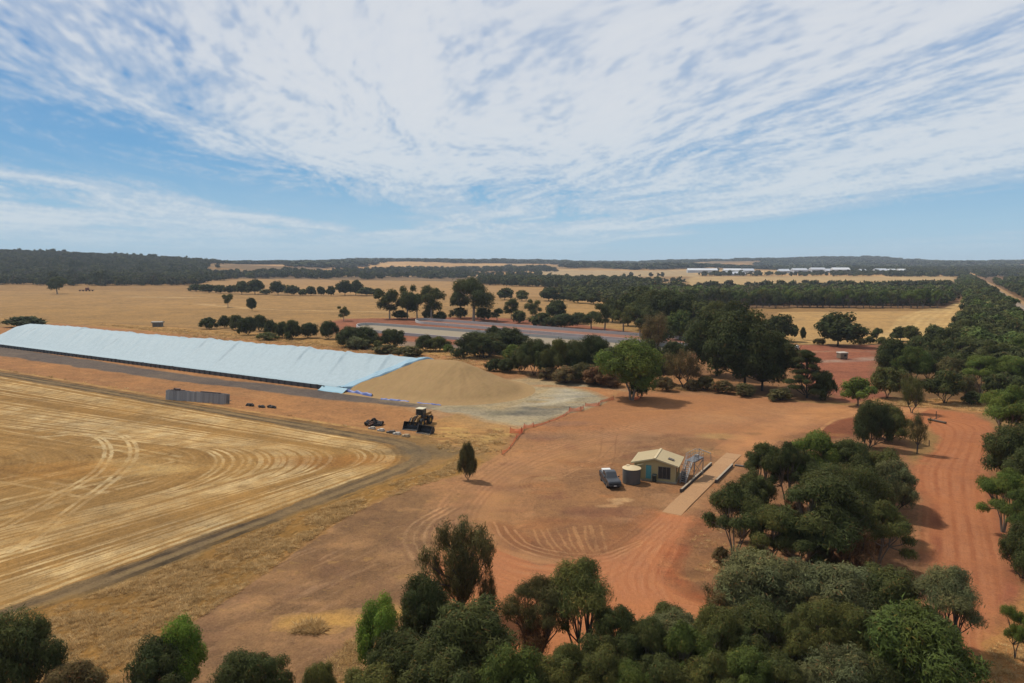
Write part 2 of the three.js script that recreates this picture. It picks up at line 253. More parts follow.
  for (let i = 0; i < 34; i++) { const o = 12 + r() * 26, s0 = 18 + r() * 30, s1 = s0 + 14 + r() * 45, side = i % 3 ? 1 : 0, q = (s) => { const e = o * (1 + 0.004 * s) + 0.5 * (noise(s / 9 + i * 5, o) - 0.5); return side ? off(CORNER, -e, -s) : off(CORNER, -s, -e); }, pts = []; for (let k = 0; k <= 10; k++) pts.push(q(mix(s0, s1, k / 10))); line(pts, 0.3 + r() * 0.7, i % 4 === 3 ? [134, 98, 56] : [206, 174, 122], 0.5 + r() * 0.45); }
  for (const c1 of [P([0, 526], [60, 492], [90, 474], [103, 458], [104, 447], [97, 439], [82, 434], [40, 437]), P([10, 552], [66, 510], [110, 478], [127, 461], [130, 448], [122, 437], [104, 430])]) for (const e of [0, 1.15]) line(c1.map(([x, z]) => [x + e, z]), 0.6, [212, 182, 132], 1);
  { const c2 = P([84, 441], [118, 429], [150, 419], [180, 410]); for (const e of [0, 1.4]) line(c2.map(([x, z]) => [x + e, z]), 0.5, [198, 168, 118], 0.6); }
  blob(150, 470, 6, 3, [208, 174, 118], 0.6); blob(125, 462, 5, 2.4, [200, 164, 108], 0.5); blob(40, 470, 12, 4, [170, 120, 64], 0.5); blob(330, 462, 10, 3, [160, 108, 56], 0.5);
  for (let k = 0; k < 14; k++) { const p = at(168 + k * 6.5, 469 - k * 0.3); line(smooth([[p.x - 0.6, p.z - 1.9], [p.x + 0.4, p.z], [p.x - 0.6, p.z + 1.9]]), 0.28, [206, 166, 102], 0.7); }
  unclip();
  // grey wheel track round the field, then the rough grass verge
  band(fieldLine(-2.0, 12), 3.4, [128, 108, 80], 0.8);
  for (const [o, w, col, a] of [[-1.0, 0.8, [88, 74, 56], 0.9], [-3.1, 0.9, [86, 72, 54], 0.9], [-2.1, 0.6, [150, 126, 88], 0.7], [-4.2, 0.5, [104, 82, 54], 0.8], [-0.3, 0.4, [110, 86, 54], 0.7]]) line(fieldLine(o, 14), w, col, a);
  blob(432, 452, 7, 3.4, [114, 97, 76], 0.8);
  const verge = W([[458, 456], [484, 462], [440, 482], [380, 503], [330, 527], [290, 556], [250, 588], [195, 624], [150, 650], [100, 700], [-90, 760], [-90, 655], [0, 624], [100, 590], [200, 553], [300, 514], [400, 479], [440, 468]]);
  fill(verge, [150, 112, 62], 1, 1.2);
  clip(verge);
  for (let i = 0; i < 1500; i++) { const p = off(CORNER, 3 + r() * 24, -r() * 100), l = 0.3 + r() * 1.1; line([p, [p[0] - BX[0] * l + r() * 0.4, p[1] - BX[1] * l]], 0.15 + r() * 0.35, r() < 0.55 ? [184, 148, 96] : [104, 76, 44], 0.6); }
  unclip();
  // the worn yard
  fill(YARD, [166, 122, 84], 1, 1.2);
  clip(YARD);
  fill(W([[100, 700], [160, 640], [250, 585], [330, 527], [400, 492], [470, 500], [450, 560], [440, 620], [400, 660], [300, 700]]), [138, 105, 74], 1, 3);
  fill(W([[620, 392], [860, 402], [900, 412], [820, 432], [760, 440], [735, 456], [700, 440], [640, 430], [560, 430], [540, 440], [520, 432], [600, 404]]), [172, 120, 80], 0.8, 5);
  fill(W([[500, 536], [520, 550], [560, 558], [612, 552], [655, 515], [695, 484], [728, 452], [700, 438], [640, 436], [580, 452], [530, 476], [505, 505]]), [150, 110, 77], 0.95, 2.2);
  soft(P([660, 600], [590, 586], [520, 560], [478, 528], [484, 498], [530, 466], [600, 444], [680, 424], [770, 412], [870, 408]), 9.5, [184, 134, 93], 0.85);
  fill(W([[470, 560], [540, 590], [600, 575], [660, 590], [700, 640], [480, 660], [430, 620]]), [186, 122, 84], 0.7, 3);
  for (let i = 0; i < 260; i++) { const p = at(180 + r() * 270, 520 + r() * 160), l = 2 + r() * 7; line(smooth([[p.x, p.z], [p.x + BX[0] * l * 0.5 + r() - 0.5, p.z + BX[1] * l * 0.5], [p.x + BX[0] * l, p.z + BX[1] * l + r()]]), 0.12 + r() * 0.5, r() < 0.5 ? [180, 140, 104] : [128, 94, 70], 0.4); }
  for (let i = 0; i < 130; i++) blob(120 + r() * 350, 500 + r() * 180, 0.8 + r() * 2.4, 0.5 + r() * 1.6, [[178, 138, 92], [122, 92, 66], [158, 120, 84]][i % 3], 0.36);
  for (let i = 0; i < 90; i++) blob(500 + r() * 220, 430 + r() * 120, 0.8 + r() * 2.6, 0.5 + r() * 1.4, [[184, 140, 96], [126, 88, 64], [166, 110, 74]][i % 3], 0.34);
  blob(625, 500, 1.5, 0.7, [206, 168, 122], 0.7); blob(612, 506, 1.2, 0.6, [198, 158, 112], 0.6); blob(619, 503, 0.8, 0.5, [206, 168, 122], 0.6); blob(545, 478, 1.3, 0.5, [190, 152, 100], 0.5);
  blob(722, 437, 4, 2, [188, 156, 100], 0.5); blob(705, 452, 3, 2, [182, 150, 96], 0.4); blob(530, 436, 7, 2.4, [138, 108, 86], 0.5); blob(560, 424, 6, 2, [140, 108, 88], 0.4);
  unclip();
  // road surfaces
  fill(LOOP, [192, 125, 84], 0.95, 1.4);
  soft(P([738, 455], [762, 436], [795, 421], [850, 410], [935, 412]), 6, [194, 138, 93], 0.9);
  fill(W([[500, 536], [520, 550], [560, 558], [612, 552], [640, 530], [600, 520], [540, 520]]), [146, 102, 70], 0.6, 1.5);
  soft(P([734, 455], [764, 432], [800, 418], [860, 409], [935, 412]), 5, [196, 138, 92], 0.8);
  fill(RIGHT_ROAD, [174, 111, 74], 1, 1);
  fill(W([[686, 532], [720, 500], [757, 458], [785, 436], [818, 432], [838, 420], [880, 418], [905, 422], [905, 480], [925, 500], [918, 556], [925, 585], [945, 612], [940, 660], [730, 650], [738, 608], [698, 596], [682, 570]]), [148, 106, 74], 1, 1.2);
  fill(W([[818, 432], [838, 420], [870, 414], [880, 424], [850, 436], [825, 440]]), [134, 82, 58], 0.85, 1);
  line(P([816, 433], [836, 420], [870, 413]), 0.7, [200, 148, 98], 0.8);
  { const cr = P([700, 523], [672, 545], [659, 566], [668, 586], [700, 600], [735, 608]); soft(cr.map(([x, z]) => [x + 1.1, z - 0.2]), 2.2, [150, 84, 58], 0.8); }
  { const ed = P([498, 528], [520, 545], [560, 556], [600, 553], [632, 536], [656, 514]); soft(ed.map(([x, z]) => [x, z - 0.9]), 2.2, [140, 92, 62], 0.6); }
  for (let i = 0; i < 90; i++) { const p = off(CORNER, 6 + r() * 14 + 8 * r(), -8 - r() * 70); const e = at(0, 612); fill([[p[0], p[1]], [p[0] + 0.4 + r(), p[1] + 0.3], [p[0] + 0.3, p[1] + 0.5 + r() * 0.6]], [176, 136, 82], 0.4); }
  // where wheels keep the earth packed and smooth
  { const m = (pts, w) => { trace(pts, !w, g3); g3.strokeStyle = g3.fillStyle = 'rgba(255,255,255,0.8)'; if (w) { g3.lineWidth = w * s; g3.stroke(); } else g3.fill(); }; m(LOOP); m(RIGHT_ROAD); m(P([738, 455], [762, 436], [795, 421], [850, 410], [935, 412]), 6); m(P([660, 600], [590, 586], [520, 560], [478, 528], [484, 498], [530, 466], [600, 444], [680, 424], [770, 412]), 8); m(W([[620, 392], [860, 402], [900, 412], [820, 432], [760, 440], [735, 456], [640, 425], [560, 425]])); }
  // tyre marks
  const ruts = (pts, gap, w, col, a) => { for (const e of [-gap / 2, gap / 2]) { const q = pts.map(([x, z], i) => { const [ax, az] = pts[Math.max(0, i - 1)], [bx, bz] = pts[Math.min(pts.length - 1, i + 1)], l = Math.hypot(bx - ax, bz - az) || 1; return [x - (bz - az) / l * e, z + (bx - ax) / l * e]; }); line(q, w, col, a); } };
  for (let k = 0; k < 13; k++) { const d = k * 7; ruts(P([668 + k * 1.2, 516], [628 + d * 0.5, 556 - d * 0.06], [618 + d * 0.45, 585], [660 + d * 0.2, 605 + d * 0.12], [745, 614 + d * 0.2]), 1.9, 0.22 + r() * 0.25, k % 3 ? [200, 138, 98] : [170, 104, 70], 0.3); }
  for (let k = 0; k < 10; k++) ruts(P([655 + k * 2, 516 + k], [610, 548 + k * 3], [560, 562 + k * 3.4], [505, 552 + k * 4], [470 - k * 3, 528], [478 - k * 3, 500], [520, 468 - k * 2], [590, 444 - k], [680, 424 - k]), 1.9, 0.2 + r() * 0.25, k % 2 ? [186, 140, 100] : [146, 102, 72], 0.26);
  for (let k = 0; k < 9; k++) line(P([530 + k * 8.5 + r() * 4, 530 - k * 0.6], [538 + k * 8 + r() * 3, 543], [552 + k * 6.5 + r() * 4, 556 - k * 0.5]), 0.25 + r() * 0.3, [190, 142, 98], 0.5);
  for (let k = 0; k < 6; k++) line(P([494 + k * 5, 522 + k * 2], [505 + k * 6, 540 + k], [540 + k * 5, 556 - k], [600, 562 - k * 2], [640, 545 - k]), 0.3, k % 2 ? [146, 100, 68] : [200, 150, 106], 0.6);
  for (let k = 0; k < 7; k++) line(P([436 + k * 4, 508], [408 + k * 4.5, 524], [399 + k * 5, 540], [408 + k * 5.5, 560]), 0.2 + r() * 0.2, k % 2 ? [186, 144, 104] : [138, 102, 74], 0.7);
  for (let k = 0; k < 10; k++) line(P([500 + r() * 40, 455 + r() * 50], [540 + r() * 60, 440 + r() * 50], [600 + r() * 70, 425 + r() * 50]), 0.25, r() < 0.5 ? [190, 146, 104] : [128, 88, 64], 0.35);
  for (let k = 0; k < 4; k++) line(P([533 + k * 2, 476], [520 + k * 3, 482], [528 + k * 5, 492], [560 + k * 5, 494]), 0.22, [118, 82, 60], 0.5);
  for (let k = 0; k < 12; k++) { const e = k * 5.4; ruts(P([932 + e, 655], [925 + e * 1.15, 590], [926 + e, 540], [928 + e * 0.8, 500], [925 + e * 0.85, 470], [945 + e * 0.6, 445 - e * 0.05], [940 + e * 0.6, 425], [905, 413]), 1.8, 0.25 + r() * 0.25, k % 3 === 1 ? [150, 88, 60] : [190, 128, 88], 0.34); }
  soft(P([932, 585], [936, 540], [930, 500], [912, 482]), 1, [142, 84, 60], 0.55); soft(P([990, 480], [1003, 530], [1012, 590], [998, 632]), 1.2, [150, 88, 62], 0.55);
  for (let k = 0; k < 12; k++) line(P([720 + r() * 60, 402 + r() * 10], [780 + r() * 40, 412 + r() * 10], [860, 406 + r() * 8]), 0.35, r() < 0.6 ? [206, 150, 100] : [164, 112, 74], 0.35);
  for (let k = 0; k < 10; k++) line(P([560 + r() * 30, 412 + r() * 20], [640, 402 + r() * 16], [740, 402 + r() * 14]), 0.4, r() < 0.5 ? [204, 148, 98] : [160, 112, 76], 0.3);
  for (let k = 0; k < 60; k++) blob(690 + r() * 240, 430 + r() * 200, 0.6 + r() * 1.8, 0.4 + r(), r() < 0.5 ? [110, 80, 56] : [168, 122, 80], 0.4);
  fill(W([[985, 640], [1010, 630], [1040, 560], [1090, 640], [1090, 760], [960, 760], [960, 672]]), [176, 126, 76], 1, 1);
  fill(W([[992, 430], [1030, 420], [1090, 470], [1090, 560], [1040, 560], [1017, 580], [1003, 520], [990, 476]]), [146, 100, 66], 0.9, 1);
  for (let k = 0; k < 18; k++) blob(340 + r() * 80, 600 + r() * 90, 0.6 + r() * 1.4, 0.4 + r() * 0.8, [196, 150, 88], 0.5);
  blob(310, 625, 2.4, 1.4, [196, 152, 84], 0.8); blob(330, 618, 2, 1.2, [190, 146, 84], 0.6);
  // sealed road through the trees
  const hw = smooth(HIGHWAY); band(hw, 17, [166, 132, 92], 1); line(hw, 7.4, [132, 126, 120], 1); line(hw, 0.25, [220, 220, 214], 0.8);

  const src = g.getImageData(0, 0, tw, th).data, top = g2.getImageData(0, 0, tw, th).data, packed = g3.getImageData(0, 0, tw, th).data, out = new Uint8Array(tw * th * 4), px = 1 / s, lut = new Float32Array(256);
  for (let i = 0; i < 256; i++) lut[i] = lin(i / 255) / (K * 0.97);
  const eb = new Uint8Array(4097); for (let i = 0; i <= 4096; i++) eb[i] = Math.round(enc(i / 4096) * 255);
  const amp = clamp(0.5 / Math.sqrt(px * 4), 0.15, 1), wf = Math.max(0.9, px * 4), wa = Math.max(0.55, px * 2.2);
  for (let j = 0; j < th; j++) for (let i = 0; i < tw; i++) {
    const x = c.x0 + (i + 0.5) * px, z = c.z0 + (j + 0.5) * px;
    const w1 = noise(x / wf + 11, z / wf), w2 = noise(x / wf + 71, z / wf + 33), w3 = noise(x / 6.3 + 5, z / 6.3) - 0.5, w4 = noise(x / 6.3 + 45, z / 6.3 + 8) - 0.5;
    const sx = clamp(Math.round(i + ((w1 - 0.5) * wa + w3 * 1.7) / px), 0, tw - 1), sz = clamp(Math.round(j + ((w2 - 0.5) * wa + w4 * 1.7) / px), 0, th - 1), o = (sz * tw + sx) * 4, q = (j * tw + i) * 4;
    const l = (clamp(Math.round(j + (w2 - 0.5) * 0.16 / px), 0, th - 1) * tw + clamp(Math.round(i + (w1 - 0.5) * 0.16 / px), 0, tw - 1)) * 4, f = top[l + 3] / 255 * clamp(0.25 + noise(x / 1.9 + 60, z / 1.9) * 1.0) * (0.55 + 0.45 * sstep(0.22, 0.6, noise(x / 8.5 + 20, z / 8.5 + 31)));
    const fine = noise((x * 0.8 + z * 0.6) / px * 0.83, (z * 0.8 - x * 0.6) / px * 0.83) - 0.5, speck = noise((x * 0.5 - z * 0.87) / px * 0.41 + 7, (z * 0.5 + x * 0.87) / px * 0.41), n1 = noise(x * 1.36 + z * 1.02, z * 1.36 - x * 1.02) - 0.5, n2 = fbm((x * 0.6 - z * 0.8) / 2.6 + 9, (z * 0.6 + x * 0.8) / 2.6, 3) * 1.5 - 0.75, n3 = noise(x / 11 + 3, z / 11 + 6) - 0.5, n4 = noise(x / 47, z / 47) - 0.5;
    const calm = 1 - packed[o + 3] / 255 * 0.75, m = 1 + fine * 0.42 * (0.4 + 0.6 * calm) + calm * ((speck > 0.72 ? (0.72 - speck) * 0.9 : speck < 0.25 ? (0.25 - speck) * 0.7 : 0) + n1 * 0.2 * amp + n2 * 0.24 + n3 * 0.2) + n4 * 0.1, hue = n2 * 0.08 + n3 * 0.1 + n1 * 0.05;
    out[q] = eb[(clamp(mix(lut[src[o]], lut[top[l]], f) * m * (1 + hue * 0.4)) * 4096) | 0]; out[q + 1] = eb[(clamp(mix(lut[src[o + 1]], lut[top[l + 1]], f) * m) * 4096) | 0]; out[q + 2] = eb[(clamp(mix(lut[src[o + 2]], lut[top[l + 2]], f) * m * (1 - hue)) * 4096) | 0]; out[q + 3] = 255;
  }
  const t = new THREE.DataTexture(out, tw, th); t.colorSpace = THREE.SRGBColorSpace; t.magFilter = THREE.LinearFilter; t.minFilter = THREE.LinearMipmapLinearFilter; t.generateMipmaps = true; t.needsUpdate = true;
  return t;
}
const clods = toneTexture(1024, (u, v) => 0.5 * fbm(u * 60, v * 60, 4) + 0.5 * noise(u * 512, v * 512), false);
clods.wrapS = clods.wrapT = THREE.MirroredRepeatWrapping;
{
  const kinds = { ground: [] }; for (const k of KIND) kinds[k[0]] = [];
  const mats = CHUNKS.map((c) => {
    const b = clods.clone(); b.repeat.set((c.x1 - c.x0) / 16, (c.z1 - c.z0) / 16); b.needsUpdate = true;
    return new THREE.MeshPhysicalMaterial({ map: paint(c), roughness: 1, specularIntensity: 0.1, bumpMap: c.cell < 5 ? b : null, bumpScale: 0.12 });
  });
  const bounds = KIND.map((k) => [k[0], k.slice(1).map((p) => [p, Math.min(...p.map((q) => q[0])), Math.max(...p.map((q) => q[0])), Math.min(...p.map((q) => q[1])), Math.max(...p.map((q) => q[1]))])]);
  const kindAt = (x, z) => { let out = 'ground'; for (const [n, l] of bounds) for (const [p, x0, x1, z0, z1] of l) if (x > x0 && x < x1 && z > z0 && z < z1 && inside(p, x, z)) out = n; return out; };
  const parts = {};
  CHUNKS.forEach((c, n) => {
    const nx = Math.round((c.x1 - c.x0) / c.cell), nz = Math.round((c.z1 - c.z0) / c.cell), dx = (c.x1 - c.x0) / nx, dz = (c.z1 - c.z0) / nz;
    for (let j = 0; j < nz; j++) for (let i = 0; i < nx; i++) {
      let xa = c.x0 + i * dx, xb = xa + dx, za = c.z0 + j * dz, zb = za + dz;
      const xm = (xa + xb) / 2, zm = (za + zb) / 2;
      let y0 = 0;
      if (c.rest) { if (CHUNKS.some((o) => !o.rest && xa >= o.x0 && xb <= o.x1 && za >= o.z0 && zb <= o.z1)) continue; if (CHUNKS.some((o) => !o.rest && xb > o.x0 && xa < o.x1 && zb > o.z0 && za < o.z1)) y0 = -0.02; }
      const k = kindAt(xm, zm), key = k; (parts[key] ??= CHUNKS.map(() => ({ p: [], u: [] })));
      const t = parts[key][n], V = (x, z) => { t.p.push(x, height(x, z) + y0, z); t.u.push((x - c.x0) / (c.x1 - c.x0), (z - c.z0) / (c.z1 - c.z0)); };
      V(xa, za); V(xa, zb); V(xb, za); V(xb, za); V(xa, zb); V(xb, zb);
    }
  });
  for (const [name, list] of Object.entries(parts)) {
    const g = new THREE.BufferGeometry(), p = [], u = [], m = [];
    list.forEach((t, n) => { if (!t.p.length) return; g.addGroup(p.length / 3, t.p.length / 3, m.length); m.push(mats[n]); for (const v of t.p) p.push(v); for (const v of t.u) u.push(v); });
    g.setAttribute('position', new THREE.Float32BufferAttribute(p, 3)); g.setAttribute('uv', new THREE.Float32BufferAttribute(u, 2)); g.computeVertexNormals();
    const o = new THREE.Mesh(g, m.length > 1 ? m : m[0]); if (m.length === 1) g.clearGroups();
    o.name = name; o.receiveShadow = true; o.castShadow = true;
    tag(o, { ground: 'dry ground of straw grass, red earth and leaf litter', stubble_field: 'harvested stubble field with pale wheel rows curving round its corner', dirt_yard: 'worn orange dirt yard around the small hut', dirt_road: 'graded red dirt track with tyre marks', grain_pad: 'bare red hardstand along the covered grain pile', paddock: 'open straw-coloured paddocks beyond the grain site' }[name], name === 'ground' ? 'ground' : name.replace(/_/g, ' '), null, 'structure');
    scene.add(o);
  }
}

// ---------------------------------------------------------------- the grain site: pile, sheet, walls
const stain = toneTexture(512, (u, v) => 0.80 + 0.2 * fbm(u * 24, v * 24, 4)); stain.wrapS = stain.wrapT = THREE.MirroredRepeatWrapping;
const concrete = mat(seen(176, 160, 136), 0.9, { map: stain });
const PA = [0.856, 0.517], PB = [0.517, -0.856], PO = [-194.8, -258];    // along the pile, across it, and its near foot on the left
const pile = (s, t) => [PO[0] + PA[0] * s + PB[0] * t, PO[1] + PA[1] * s + PB[1] * t];
const HALF = 17, S0 = -14, S1 = 202, RIDGE = 7.7;                        // half width, ends of the ridge line
function pileHeight(s, t) {                                              // a prism with rounded ends, at the slope that grain rests at
  const q = Math.max(0, s - S1, S0 - s), d = HALF - Math.hypot(q, t - HALF);
  const e = 7.7 / HALF * d, cap = RIDGE + 0.25 * Math.sin(s / 17) + 0.35 * (noise(s / 21, 3) - 0.5);
  return e > cap - 1.2 ? cap - 1.2 + 1.2 * Math.tanh((e - cap + 1.2) / 1.2) * 0.75 : e;
}
const cutAt = (t) => 179 + 12.5 * Math.min(t, HALF) / HALF + (noise(t / 4, 9) - 0.5) * 1.2;   // where the sheet ends
function gridMesh(nu, nv, f) {
  const p = [], u = [], ix = [];
  for (let j = 0; j <= nv; j++) for (let i = 0; i <= nu; i++) { const q = f(i / nu, j / nv); p.push(q[0], q[1], q[2]); u.push(q[3] ?? i / nu, q[4] ?? j / nv); }
  for (let j = 0; j < nv; j++) for (let i = 0; i < nu; i++) { const a = j * (nu + 1) + i, b = a + 1, c = a + nu + 1, d = c + 1; ix.push(a, b, c, b, d, c); }
  const g = new THREE.BufferGeometry(); g.setAttribute('position', new THREE.Float32BufferAttribute(p, 3)); g.setAttribute('uv', new THREE.Float32BufferAttribute(u, 2)); g.setIndex(ix); g.computeVertexNormals(); return g;
}
{
  const foot = 0.95;                                                     // the sheet is tied off on top of the low wall
  const sheetY = (s, t) => {
    const h = Math.max(foot, pileHeight(s, t)), slack = sstep(0, 4, h - foot);
    const seam = Math.abs(((s + 0.35 * t + 400) % 15.2) - 7.6), fold = 0.22 * Math.exp(-((seam / 0.45) ** 2)) * (0.4 + noise(s / 5, t / 6));
    return h + 0.06 + fold * (0.4 + slack) + slack * (0.55 * (fbm(s / 8, t / 10 + 5, 3) - 0.5) + 0.30 * (noise(s / 1.9 + t * 0.3, t / 6) - 0.5) + 0.14 * (noise(s / 0.9 + t * 0.4, t / 3) - 0.5));
  };
  const place = (s, t, y) => { const [x, z] = pile(s, t); return [x, y, z, s / 10, t / 10]; };
  const tarp = thing('tarpaulin', 'long pale blue tarpaulin stretched over the grain pile', 'tarpaulin');
  const weave = toneTexture(512, (u, v) => { const n = 0.90 + 0.08 * fbm(u * 20, v * 20, 3) + 0.03 * (noise(u * 512, v * 60) - 0.5); return [n * 0.97, n, n]; }); weave.wrapS = weave.wrapT = THREE.MirroredRepeatWrapping;
  const sheetMat = new THREE.MeshPhysicalMaterial({ color: new THREE.Color(0.325, 0.38, 0.41), map: weave, roughness: 0.6, specularIntensity: 0.35 });
  part('sheet', gridMesh(420, 72, (u, v) => { const t = 0.15 + v * (2 * HALF - 0.3), s0 = S0 - Math.sqrt(Math.max(0, HALF * HALF - (t - HALF) ** 2)), s = mix(s0, cutAt(t), u); return place(s, t, sheetY(s, t)); }), sheetMat, tarp);
  part('folded_hem', gridMesh(12, 60, (u, v) => { const t = 0.15 + v * (2 * HALF - 0.3), s = cutAt(t) - 3.2 + u * 3.3; const y = sheetY(s, t) + 0.10 + 0.16 * Math.sin(u * 9.2) ** 2 * (0.6 + 0.6 * noise(t / 2.1, u)) ; return place(s, t, u > 0.96 ? Math.max(0.02, pileHeight(s, t)) - 0.02 : y); }), new THREE.MeshPhysicalMaterial({ color: new THREE.Color(0.22, 0.34, 0.41), roughness: 0.6, specularIntensity: 0.4, side: THREE.DoubleSide }), tarp);
  part('loose_corner', gridMesh(14, 6, (u, v) => { const s = 172 + u * 8.5, t = 0.1 - v * 1.9; return place(s, t, Math.max(0.03, (1 - v) ** 1.4 * foot + 0.12 * noise(s * 1.2, v * 5))); }), new THREE.MeshPhysicalMaterial({ color: new THREE.Color(0.11, 0.25, 0.32), roughness: 0.6, side: THREE.DoubleSide }), tarp);
  // grain
  const grainMap = toneTexture(1024, (u, v) => { const n = 0.86 + 0.14 * (fbm(u * 40, v * 12, 4) * 0.7 + noise(u * 512, v * 512) * 0.3); return [n, n * (0.985 + 0.015 * noise(u * 9, v * 9)), n * 0.98]; }); grainMap.wrapS = grainMap.wrapT = THREE.MirroredRepeatWrapping;
  const heapMat = new THREE.MeshPhysicalMaterial({ color: seen(182, 150, 106), map: grainMap, roughness: 0.95, specularIntensity: 0.15 });
  solo('grain_heap', gridMesh(120, 110, (u, v) => {
    const s = 174 + u * 58, t = -7 + v * 48, h0 = pileHeight(s, t), q = Math.atan2(t - HALF, Math.max(0.01, s - S1)), run = Math.max(0, s - S1) > 0.5 ? q * 9 : s / 1.5, wig = (fbm(s / 6, t / 6, 2) - 0.5) * 2.5, rill = (0.2 * (noise(run * 1.1 + wig + 4, h0 / 4) - 0.5) + 0.12 * (noise(run * 2.7 + wig * 2 + 9, h0 / 2) - 0.5)) * (0.3 + noise(s / 7 + 3, t / 7)) + 1.0 * (fbm(s / 9, t / 9, 4) - 0.5);
        const y = (h0 > 1 ? h0 : 1.1 * Math.exp((h0 - 1) * 1.15) - 0.1 - 0.03 * Math.max(0, -h0)) + rill * sstep(0.1, 2.2, h0 + 1);
    return place(s, t, s < cutAt(t) - 1 && y > -0.2 ? Math.max(-0.3, y - 0.35) : Math.max(-0.3, y));
  }), heapMat, 'open end of the golden grain pile beyond the blue tarpaulin', 'grain heap');
  // low wall along the near foot, built of panels on posts
  const wall = thing('bunker_wall', 'low dark steel wall along the foot of the blue tarpaulin', 'wall', [0, 0, 0]);
  const steel = mat(seen(96, 98, 100), 0.6, { metalness: 0.3 }), pan = box(2.36, 1.0, 0.07), post = box(0.09, 1.1, 0.22);
  for (let s = -6; s < 174; s += 2.4) { const [x, z] = pile(s, -0.12), m = part('panel', pan, steel, wall); m.position.set(x, 0.5, z); m.rotation.y = -Math.atan2(PA[1], PA[0]); m.rotation.x = 0; const [x2, z2] = pile(s + 1.2, -0.28), q = part('post', post, steel, wall); q.position.set(x2, 0.55, z2); q.rotation.y = m.rotation.y; }
  // blue strips of sheet lying along the foot of the open grain
  const blue = mat(new THREE.Color(0.045, 0.075, 0.24), 0.55);
  [[345, 391.5, 372, 396.5, 1.5, blue, 'crumpled blue sheet at the loose corner of the tarpaulin', 0.75], [381, 399.2, 409, 401.8, 0.7, blue, 'flat blue plastic strip along the foot of the open grain', 0.25], [417, 403, 441, 405.4, 0.5, blue, 'blue strip of plastic sheet behind the yellow wheel loader', 0.2]].forEach(([x0, y0, x1, y1, w, m, label, h]) => {
    const a = at(x0, y0), b = at(x1, y1);
    solo('plastic_strip', gridMesh(26, 5, (u, v) => { const x = mix(a.x, b.x, u), z = mix(a.z, b.z, u) + (v - 0.5) * w + 0.35 * (noise(u * 7 + x0, 2) - 0.5); return [x, 0.02 + h * Math.sin(v * Math.PI) * (0.5 + noise(u * 11 + x0, v * 2)), z]; }), Object.assign(m.clone(), { side: THREE.DoubleSide }), label, 'plastic sheet');
  });
}
// walled grain bunkers behind: a low wall right round a bare floor
function bunker(label, near0, near1, far0, far1, floorMat, floorName) {
  const [A, B, D, C] = [near0, near1, far0, far1].map(([x, y]) => at(x, y));
  const ends = []; const mid = A.clone().add(D).multiplyScalar(0.5), dir = A.clone().sub(B).normalize(), rad = A.distanceTo(D) / 2, side = D.clone().sub(A).normalize();
  for (let i = 0; i <= 10; i++) { const t = i / 10 * Math.PI; ends.push(mid.clone().addScaledVector(side, -rad * Math.cos(t)).addScaledVector(dir, rad * 0.8 * Math.sin(t))); }
  const g = thing('grain_bunker', label, 'grain bunker');
  const wallOf = (pts) => join(pts.slice(1).map((p, i) => { const a = pts[i]; return beam([a.x, 0.65, a.z], [p.x + (p.x - a.x) * 0.004, 0.65, p.z], 0.25, 1.3); }));
  const pale = mat(seen(206, 203, 198), 0.75), dk = pale;
  const cutUp = (p, q, n) => Array.from({ length: n + 1 }, (_, i) => p.clone().lerp(q, i / n));
  part('near_wall', wallOf(cutUp(B, A, 12)), dk, g); part('end_wall', wallOf(ends), pale, g); part('far_wall', wallOf(cutUp(D, C, 12)), pale, g);
  const fl = [B, ...ends, C], sh = new THREE.ShapeGeometry(new THREE.Shape(fl.map((p) => new THREE.Vector2(p.x, -p.z)))); sh.rotateX(-Math.PI / 2); sh.translate(0, 0.02, 0); part(floorName, sh, floorMat, g);
  for (const [P, Q] of [[A, B], [D, C]]) for (let i = 0; i < 24; i++) { const p = P.clone().lerp(Q, (i + 0.5) / 24), s = P === A ? -1 : 1; if (i % 2) continue; part('brace', beam([p.x + side.x * s * 0.15, 1.15, p.z + side.z * s * 0.15], [p.x + side.x * s * 1.0, 0.1, p.z + side.z * s * 1.0], 0.12, 0.1), dk, g); }
  return g;
}
bunker('walled grain bunker with a pale bare floor behind the covered pile', [382, 333.5], [640, 356], [378, 325.5], [720, 350.5], mat(seen(170, 152, 124), 0.95, { map: stain }), 'pale_floor');
bunker('long walled bunker with a red earth floor beside the pale one', [424, 324], [722, 349.5], [430, 320.5], [786, 347], mat(seen(160, 106, 78), 0.95, { map: stain }), 'earth_floor');

